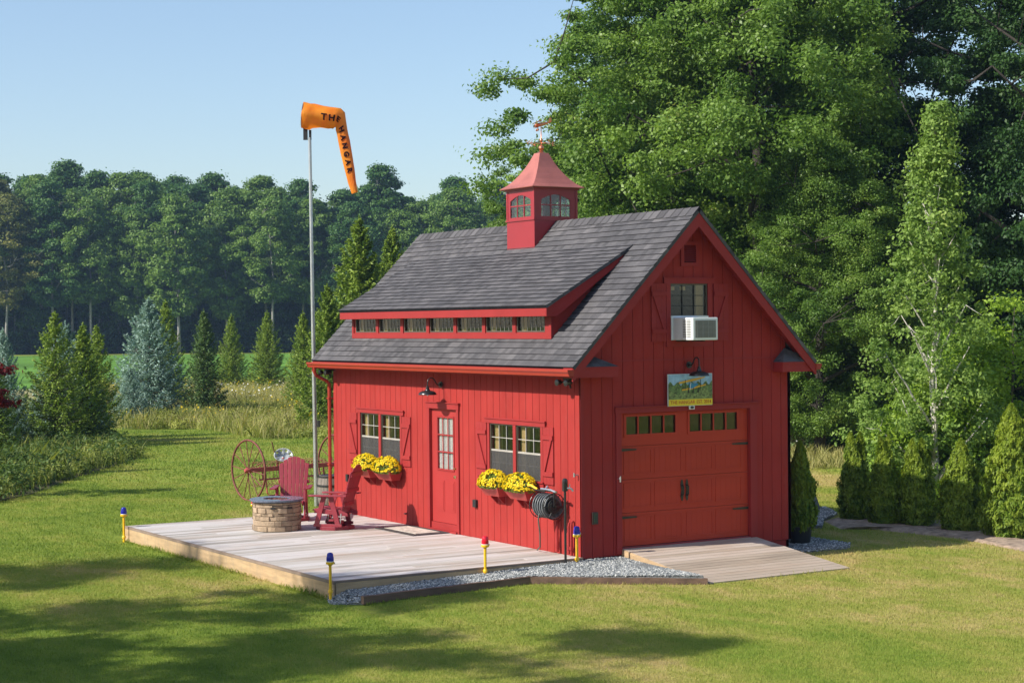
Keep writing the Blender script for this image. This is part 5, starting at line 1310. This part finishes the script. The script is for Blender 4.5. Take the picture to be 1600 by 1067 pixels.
# ---- young birch and shrubs on the right
bt = broadleaf('birch_tree', 'tall slender young birch with pale trunk behind the evergreen row', 'tree', 8.2, 1.65, .7, 340, 85, .085, .36, L_BIRCH, BIRCH, trunk_r=.075, seed=21, nlimb=34, rise=1.3,
               prof=lambda q: (1-q)**1.0*min(1, .6+q*3)+.03, flat=.9, lobes=.35, upb=.4)
bt.location = (11.3, 3.6, -.2)
def bush(label, loc, H, Rc, seed, lm=L_SHRUB, ls=.11, nt_=70, group=None, name='leafy_shrub'):
    b = broadleaf(name, label, 'shrub', H, Rc, .1, nt_, 110, ls, .38*Rc, lm, BARK, trunk_r=.05, seed=seed, nlimb=9, prof=lambda q: (1-q*q)**.5*(.75+.25*min(1, q*4)), flat=.8, group=group)
    b.location = loc; return b
bush('bright green leafy shrub filling the gap behind the right end of the evergreen row', raypos(37.5, 9.3), 2.9, 1.5, 31, nt_=110)
bush('sunlit leafy shrub between the birch trunk and the sunlit arborvitae', raypos(37.2, 8.5), 2.2, 1.1, 35, nt_=80)
bush('bright leafy sapling just left of the tallest arborvitae', raypos(38.8, 9.9), 3.6, 1.3, 36, nt_=100)
bush('bright green sapling shrub at the right edge, behind the tallest arborvitae', raypos(38.5, 10.9), 4.4, 1.6, 32)
bush('low green shrub under the birch, left side of its trunk', raypos(40, 8.6), 1.7, .9, 33, lm=L_BIRCH)
bush('green shrub just right of the birch trunk', raypos(41, 10.1), 3.6, 1.3, 34, lm=L_BIRCH)

# ---- the big trees behind the building
oakA = broadleaf('oak_tree', 'tall sunlit oak rising directly behind the building\'s cupola and ridge', 'tree', 19.5, 5.1, 3.2, 520, 430, .125, .88, L_OAK, BARKD, 'large trees behind the building', .32, 41, 18, flat=.6, lobes=.38, upb=.6, cull=-.12, prof=lambda q: (math.sin(PI*min(1, q)**.7))**.6)
oakA.location = raypos(57, 5.3)
oakB = broadleaf('oak_tree', 'broad oak with low sunlit boughs hanging right of the gable', 'tree', 18, 5.6, 1.4, 640, 430, .125, .92, L_OAK, BARKD, 'large trees behind the building', .3, 43, 18, flat=.75, lobes=.38, upb=.6, cull=-.24)
oakB.location = raypos(54, 7.6)
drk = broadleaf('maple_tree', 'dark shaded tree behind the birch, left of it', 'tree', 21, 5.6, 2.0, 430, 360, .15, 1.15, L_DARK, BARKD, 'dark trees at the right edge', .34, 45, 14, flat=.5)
drk.location = raypos(62, 12.5)
GB = 'large trees behind the building'; GD = 'dark trees at the right edge'
dup(oakB, raypos(50, 8.7), 2.6, 'small sunlit oak with low boughs just right of the gable', GB, (.5, .5, .5))
dup(oakA, raypos(61, 1.1), 3.3, 'smaller oak whose boughs reach left of the cupola', GB, (.48, .48, .52))
dup(drk, raypos(58, 17.5), 2.0, 'dark tall tree at the right edge of the picture', GD, .95)
dup(drk, raypos(70, 9), 4.0, 'dark tree standing back between the two sunlit oaks', GD, 1.05)
dup(drk, raypos(74, 16), 1.1, 'dark tree far back behind the birch crown', GD, 1.1)
dup(drk, raypos(66, 22.5), 3.1, 'dark tree beyond the right edge of the picture', GD, 1.05)
dup(oakA, raypos(72, 5.4), 2.5, 'oak standing back behind the cupola oak', GB, .84)
dup(drk, raypos(50, 16.2), 5.2, 'dark tree nearest the upper right corner', GD, (.7, .7, .9))
# dark understory
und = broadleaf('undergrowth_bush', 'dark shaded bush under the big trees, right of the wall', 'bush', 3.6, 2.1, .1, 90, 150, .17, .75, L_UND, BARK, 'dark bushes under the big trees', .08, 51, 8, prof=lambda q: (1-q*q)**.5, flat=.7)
und.location = raypos(60, 10)
GU = 'dark bushes under the big trees'
k = 0
for d, s, sc_ in ((84, 4, 1.7), (86, 8.5, 1.8), (84, 13, 1.7), (88, 19, 1.8), (86, 25, 1.8), (88, -2, 1.6), (90, 11, 1.9), (70, 9.6, 1.0), (69, 12, 1.0), (72, 14.5, 1.1), (78, 8, 1.5), (64, 3, 1.1), (65, 6.5, 1.2), (58, 12.6, 1.0), (57, 15.5, 1.0), (66, 13.5, 1.3), (66, 18, 1.3), (60, 18.8, 1.2), (72, 6, 1.5), (74, 11, 1.6), (76, 17, 1.6), (76, 23, 1.6), (63, 9.2, 1.0), (80, 2, 1.6), (82, -2, 1.4)):
    k += 1; dup(und, raypos(d, s), k*1.3, 'dark shaded bush in the undergrowth beneath the big trees', GU, sc_)
und['label'] = 'dark shaded bush in the undergrowth beneath the big trees'
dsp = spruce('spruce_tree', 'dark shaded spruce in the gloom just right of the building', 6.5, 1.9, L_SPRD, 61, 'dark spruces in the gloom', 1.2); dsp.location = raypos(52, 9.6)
dup(dsp, raypos(55, 12.2), 1.2, 'dark shaded spruce farther right, behind the evergreen row', 'dark spruces in the gloom', .9)

# ---- spruces left and centre
GS = 'spruces along the meadow'
bs = spruce('blue_spruce', 'big blue spruce, the fullest of the row, left of centre', 5.0, 2.05, L_BLUE, 71, GS, 1.9); bs.location = (10.9, 48.0, -.2)
bs2 = dup(bs, (3.2, 35.2, -.2), 2.2, 'bluish spruce behind the green ones in the left group', GS, .80)
bs3 = dup(bs, (.6, 33.4, -.2), 4.1, 'narrow bluish spruce near the left edge', GS, (.5, .5, .76))
dup(bs, (8.6, 44.0, -.2), .7, 'small bluish spruce peeking between left group and blue spruce', GS, .45)
gs = spruce('spruce_tree', 'yellow-green spruce with dark bare lower trunk, front of the left group', 4.3, 1.55, L_SPR, 72, GS, 1.3, .15, .17); gs.location = (2.2, 33.1, -.2)
dup(gs, (4.9, 37.0, -.2), 1.0, 'thin green spruce at the right end of the left group', GS, (.78, .78, .90))
gs2 = spruce('spruce_tree', 'sunlit green spruce peeking out behind the big blue spruce', 4.6, 1.3, L_SPR, 73, GS, 1.2); gs2.location = (14.6, 55.7, -.2); gs2.scale = (1, 1, 1.1)
dup(gs2, (3.6, 34.6, -.2), 2.9, 'full green spruce in the middle of the left group', GS, (.9, .9, .86))
dup(gs2, (-.6, 30.4, -.2), .9, 'green spruce near the left edge, in front of the bluish one', GS, (.8, .8, .72))
gs3 = spruce('spruce_tree', 'slim blue-green spruce just right of the big blue spruce', 4.5, 1.15, L_SPRD, 74, GS, 1.1); gs3.location = (12.7, 46.4, -.2)
dup(gs2, (25.9, 74.6, -.2), 2.1, 'small conical green spruce in mid field, left of the next one', GS, (.98, .98, .98))
dup(gs2, (27.5, 73.0, -.2), 4.4, 'small conical green spruce in mid field, near the pole', GS, (1.15, 1.15, 1.02))
dup(gs2, (19.5, 51.2, -.2), .4, 'green spruce close left of the windsock pole', GS, (.95, .95, .97))
big = spruce('spruce_tree', 'tall sunlit spruce rising behind the left end of the roof', 8.0, 2.5, L_SPR, 75, GS, 2.0); big.location = (16.6, 39.8, -.2)
dup(big, (18.7, 41.0, -.2), 2.3, 'second tall spruce half hidden behind the roof', GS, (.8, .8, .97))
dup(big, (13.2, 35.8, -.2), 3.9, 'lower spruce between the pole and the roof\'s left end', GS, (.62, .62, .66))
dup(big, (12.6, 31.5, -.2), 5.0, 'bushy spruce right behind the downspout corner', GS, (.5, .5, .56))
dsp2 = dup(dsp, (-3.4, 23.6, -.2), 1.9, 'dark spruce cut off by the left edge of the picture', GS, (.55, .55, .66))
# red-leaved maple twigs at left edge
rm = broadleaf('red_maple', 'dark red-leaved small tree poking in at the left edge', 'tree', 3.3, .95, 1.4, 34, 60, .12, .42, L_RED, BARKD, None, .05, 81, 8, flat=.4); rm.location = (-4.45, 17.9, -.2)

# ---- far forest
GF = 'trees of the far forest edge'
fk = []
specs = [('t', L_FAR, 25.5, 5.6, 7.5), ('t', L_FAR2, 25, 5.2, 8.5), ('t', L_FAR, 27, 5.4, 8.0), ('t', L_BROWN, 25, 6.2, 8.0), ('t', L_FAR2, 23, 4.8, 6.0)]
for i, (nm, lm, H, Rc, b) in enumerate(specs):
    o = broadleaf('forest_tree', 'x', 'tree', H, Rc, b, 200, 130, .44, 1.6, lm, BARKP, GF, .25, 100+i, 10, flat=.6, lobes=.3, prof=lambda q, e=(.62, .75, .68, .6, .8)[i]: (math.sin(PI*min(1, max(0, q))**e))**.62); fk.append(o)
fu = broadleaf('forest_shrub', 'x', 'shrub', 6, 3.4, .2, 60, 60, .6, 1.3, L_UND, BARK, 'shrubs under the far forest', .12, 120, 6, prof=lambda q: (1-q*q)**.5, flat=.7)
rd = random.Random(5); used = set()
def place(proto, loc, rz, lab, scl, group):
    if proto.name not in used:
        used.add(proto.name); proto.location = loc; proto.rotation_euler.z = rz; proto.scale = scl; proto['label'] = lab; proto['group'] = group; return proto
    return dup(proto, loc, rz, lab, group, scl)
FL = {0: 'dark green tree in the far forest edge', 1: 'pale green tree in the far forest edge', 2: 'dark green tree in the far forest edge', 3: 'bronze-tinged tree in the far forest edge', 4: 'pale green tree in the far forest edge'}
for row in range(6):
    d = 256+row*9
    s = -88+rd.uniform(0, 4)
    while s < 46:
        if row > 3 and rd.random() < .2: s += 5; continue
        kk = rd.choice((0, 1, 2, 4, 1, 0)) if row else rd.choice((1, 4, 0, 1, 2))
        if row <= 1 and -77 < s < -71: kk = 3
        f = 1.02-.0030*(s+75)*(1 if s > -75 else 0)*.55; f *= rd.uniform(.95, 1.10)*(.93 if row == 0 else 1.0)
        place(fk[kk], raypos(d+rd.uniform(-3, 3), s), rd.uniform(0, 6.28), FL[kk], (f*1.02, f*1.02, f), GF if kk != 3 else 'bronze-tinged trees of the far forest edge')
        s += rd.uniform(4.4, 6.4)*(1 if row else 1.15)
fm = broadleaf('forest_tree', 'x', 'tree', 13, 4.4, 1.0, 120, 90, .45, 1.5, L_FAR, BARKP, 'young trees within the far forest', .16, 131, 8, flat=.6, lobes=.4)
for row in range(3):
    s = -88
    while s < 46:
        f = rd.uniform(.7, 1.15)*(1+.12*row)
        place(fm, raypos(268+row*12+rd.uniform(-4, 4), s), rd.uniform(0, 6.28), 'young dark green tree low in the far forest', (f, f, f), 'young trees within the far forest'); s += rd.uniform(5, 8)
for row in range(3):
    s = -88
    while s < 46:
        f = rd.uniform(.7, 1.2)*(1 if row else .55)
        place(fu, raypos(263+row*16+rd.uniform(-3, 3), s), rd.uniform(0, 6.28), 'dark shrub in the shade under the far forest', (f*1.2, f*1.2, f*(1.5 if row else 1)), 'shrubs under the far forest'); s += rd.uniform(4, 6)
# trees outside the picture: they shade the lawn and show in the window panes
GO = 'trees standing beyond the left side of the lawn'
GR = 'trees standing behind the viewer'
air = broadleaf('shade_tree', 'x', 'tree', 24, 6, 6, 95, 130, .42, 1.7, L_FAR2, BARKP, GO, .25, 140, 9, flat=.6, lobes=.4)
air.location = (-25, -2, -.2); air['label'] = 'tree beyond the left side of the lawn, casting shade on it'; air.scale = (.5, .5, .6)
for i, (x, y, f) in enumerate(((-19.8, -3.6, .56), (-21.5, 1.0, .60), (-24.0, -7.2, .62), (-19.5, -7.4, .50), (-25, 7.5, .66), (-19.5, 13.0, .40))):
    dup(air, (x, y, -.2), i*1.1, 'tree beyond the left side of the lawn, casting shade on it', GO, (f*.85, f*.85, f))
for i, (x, y, f) in enumerate(((2, -62, .9), (9, -66, 1.0), (16, -60, .85), (23, -65, 1.0), (31, -62, .9), (39, -68, 1.0), (-42, -30, .9), (-46, -18, 1.0), (-52, -6, .9), (-48, 6, 1.0), (-50, 20, .9))):
    dup(fk[i % 3], (x, y, -.2), i*1.7, 'tree standing well behind the viewer', GR, f)

# ---- meadow and weeds (stuff)
def tall(name, label, poly, n, h, wd, m, z=-.2, cat='plants', hv=.5):
    xs_ = [p[0] for p in poly]; ys_ = [p[1] for p in poly]
    x = rng.uniform(min(xs_), max(xs_), n*4); y = rng.uniform(min(ys_), max(ys_), n*4); k = inpoly(x, y, poly)
    cl = np.array([noise.noise(Vector((a*.7, b*.7, 9))) for a, b in zip(x, y)]); k &= (cl > -.25+rng.normal(0, .15, len(x)))
    x, y, cl = x[k][:n], y[k][:n], cl[k][:n]; n = len(x)
    hh = h*(1+hv*cl*1.6)*rng.uniform(.45, 1.2, n); a = rng.uniform(0, 2*PI, n); lean = rng.normal(0, .28, (n, 2))*hh[:, None]
    P = np.stack([x, y, np.full(n, z)], 1); S = np.stack([np.cos(a), np.sin(a), 0*a], 1)*(wd*rng.uniform(.5, 1.3, n)/2)[:, None]
    mid = P+np.column_stack([lean*.4, hh*.55]); tip = P+np.column_stack([lean*1.2, hh])
    V = np.stack([P-S*.6, P+S*.6, mid+S, tip, mid-S], 1).reshape(-1, 3)
    o = npmesh(name, V, 5, rng.random(n), m, kind='stuff'); tag(o, label, cat); return o
def flowers(name, label, poly, n, zr, s, m, clump=.1, z=-.2):
    xs_ = [p[0] for p in poly]; ys_ = [p[1] for p in poly]
    x = rng.uniform(min(xs_), max(xs_), n*6); y = rng.uniform(min(ys_), max(ys_), n*6); k = inpoly(x, y, poly)
    cl = np.array([noise.noise(Vector((a*.35+4, b*.35, 2))) for a, b in zip(x, y)]); k &= cl > clump
    x, y = x[k][:n], y[k][:n]; n = len(x); P = np.stack([x, y, z+rng.uniform(*zr, n)], 1)
    V = leafV(P, np.array([[0, 0, 1.]])+rng.normal(0, .5, (n, 3)), s, s*.8); o = npmesh(name, V, 4, rng.random(n), m, kind='stuff'); tag(o, label, 'flowers')
rp2 = lambda *q: [raypos(d, s)[:2] for d, s in q]
MEAD = rp2((60, -8.6), (59, -4.4), (58, 2), (112, 10), (112, -27), (100, -25), (74, -18.5), (67, -15), (66, -11.5))
MBASE = rp2((61, -8.2), (60, -4.4), (59, 2), (112, 10), (112, -40), (100, -36), (74, -22), (68.5, -15), (67.5, -11.5))
mound('meadow_ground', MBASE, -.22, .04, mat('meadow_soil', (.26, .24, .09), .95, .3, .4, 8, .8, bd=.05))
tall('meadow_grass', 'tall straw-coloured meadow grass behind the lawn', MEAD, 90000, .55, .022, L_STRAW, cat='tall grass')
tall('meadow_weeds', 'green weeds along the front of the meadow', rp2((60, -8.6), (59, -4.4), (58, 2), (70, 2), (72, -7), (72, -14), (67, -15), (66, -11.5)), 12000, .42, .022, L_MEAD)
tall('meadow_weeds', 'green weeds under the mid-field spruces', rp2((68, -17.5), (70, -10.5), (80, -8), (82, -24), (72, -23)), 16000, .5, .03, L_WEED)
flowers('goldenrod_bloom', 'yellow goldenrod blooms in the meadow', MEAD, 3500, (.45, .9), .09, L_GOLD, .12)
flowers('white_meadow_bloom', 'small white flowers dotting the meadow', rp2((80, -14), (80, -6), (100, -8), (100, -22)), 500, (.5, .8), .1, M_WF, -.2)
def lumps(name, label, poly, nl, rad, hgt, per, ls, m, z=-.2, cat='plants'):
    xs_ = [p[0] for p in poly]; ys_ = [p[1] for p in poly]
    x = rng.uniform(min(xs_), max(xs_), nl*6); y = rng.uniform(min(ys_), max(ys_), nl*6); k = inpoly(x, y, poly); x, y = x[k][:nl], y[k][:nl]; nl = len(x)
    idx = np.repeat(np.arange(nl), per); n = len(idx); dr = nrm(rng.normal(size=(n, 3))); dr[:, 2] = np.abs(dr[:, 2]); sz = rng.uniform(.5, 1.3, nl)[idx][:, None]
    off = dr*np.array([rad, rad, hgt])*sz*rng.random((n, 1))**.35
    P = np.stack([x[idx], y[idx], np.full(n, z)], 1)+off
    V = leafV(P, dr+np.array([0, 0, .4])+rng.normal(0, .6, (n, 3)), ls*rng.uniform(.6, 1.4, n), ls*.4*rng.uniform(.7, 1.3, n), np.array([[0, 0, .8]])+rng.normal(0, .6, (n, 3)))
    o = npmesh(name, V, 4, np.clip(rng.random(n)*.6+.4*rng.random(nl)[idx], 0, 1), m, kind='stuff'); return tag(o, label, cat)
BED = rp2((39, -11.6), (41.5, -11.3), (45, -11.2), (49, -11.0), (52, -10.9), (55, -11.8), (63, -14.5), (68, -19), (58, -24), (40, -19))
mound('weed_bed', BED, -.22, .10, BEDM)
tall('weeds', 'straw-coloured weeds in the bed at the left edge', BED, 11000, .40, .020, L_WEED, z=-.15, hv=.7)
lumps('leafy_weeds', 'dark green leafy weeds in the bed at the left edge', BED, 620, .50, .55, 120, .13, L_UND2, -.15)
lumps('leafy_weeds', 'pale green leafy weeds along the lawn edge of the left bed', rp2((39, -12.0), (41.5, -11.5), (45, -11.4), (49, -11.2), (52, -11.1), (55, -12.0), (58, -14), (52, -12.5), (45, -12.8), (39, -13.5)), 190, .35, .38, 120, .11, L_WEED, -.15)
lumps('leafy_weeds', 'green and yellow leafy weeds in the front of the meadow', rp2((60.5, -8.6), (59.5, -4.4), (58.5, 2), (75, 2), (80, -8), (78, -16), (67.5, -15), (66.5, -11.5)), 520, .55, .5, 110, .13, L_MEAD)
tall('edge_grass', 'longer grass tufts along the foot of the deck', [(-4.42, -.1), (-4.325, -.1), (-4.325, 8.5), (-4.42, 8.5)], 1500, .10, .008, BLADE, z=-.30, cat='grass')
tall('edge_grass', 'longer grass tufts along the edging timber and ramp foot', [(-4.2, -.86), (-1.34, -.68), (.72, -2.32), (3.6, -2.32), (3.6, -2.24), (.74, -2.26), (-1.36, -.64), (-4.2, -.80)], 1500, .08, .008, BLADE, z=-.24, cat='grass')
# dry strip and weeds at right between house and row
DRY = rp2((46, 10.6), (46, 6.5), (56, 6.5), (56, 16), (48, 16))
tall('dry_grass', 'dry yellow grass in the gap right of the building', DRY, 12000, .3, .03, L_STRAW, cat='tall grass')
flowers('white_bloom', 'small white blooms in the dry grass right of the building', rp2((48, 7.0), (48, 8), (50, 8), (50, 7.2)), 16, (.35, .5), .06, M_WF, -1)
tall('weeds', 'bright green weeds along the back of the evergreen row', rp2((35.5, 8.6), (36, 13), (42, 14.5), (42, 8)), 9000, .55, .05, L_SHRUB)

# ------------------------------------------------------------------ haze
hz = MB(); A_, B_ = (-95, -95, -4.0), (215, 290, 42.0)
hz.box(A_[0], B_[0], A_[1], B_[1], A_[2], B_[2])
ho = hz.build('haze', None, None, kind='stuff') if False else None
me = bpy.data.meshes.new('haze'); me.from_pydata(hz.v, [], hz.f); ho = bpy.data.objects.new('haze', me); col.objects.link(ho); ho['kind'] = 'stuff'
tag(ho, 'faint blue haze over the distance', 'haze')
hm = bpy.data.materials.new('haze'); hm.use_nodes = True; hn = hm.node_tree.nodes; hn.clear()
out = hn.new('ShaderNodeOutputMaterial'); pv = hn.new('ShaderNodeVolumePrincipled'); pv.inputs['Color'].default_value = (.45, .68, 1, 1); pv.inputs['Density'].default_value = .00027; pv.inputs['Anisotropy'].default_value = .2
hm.node_tree.links.new(pv.outputs[0], out.inputs['Volume']); me.materials.append(hm)
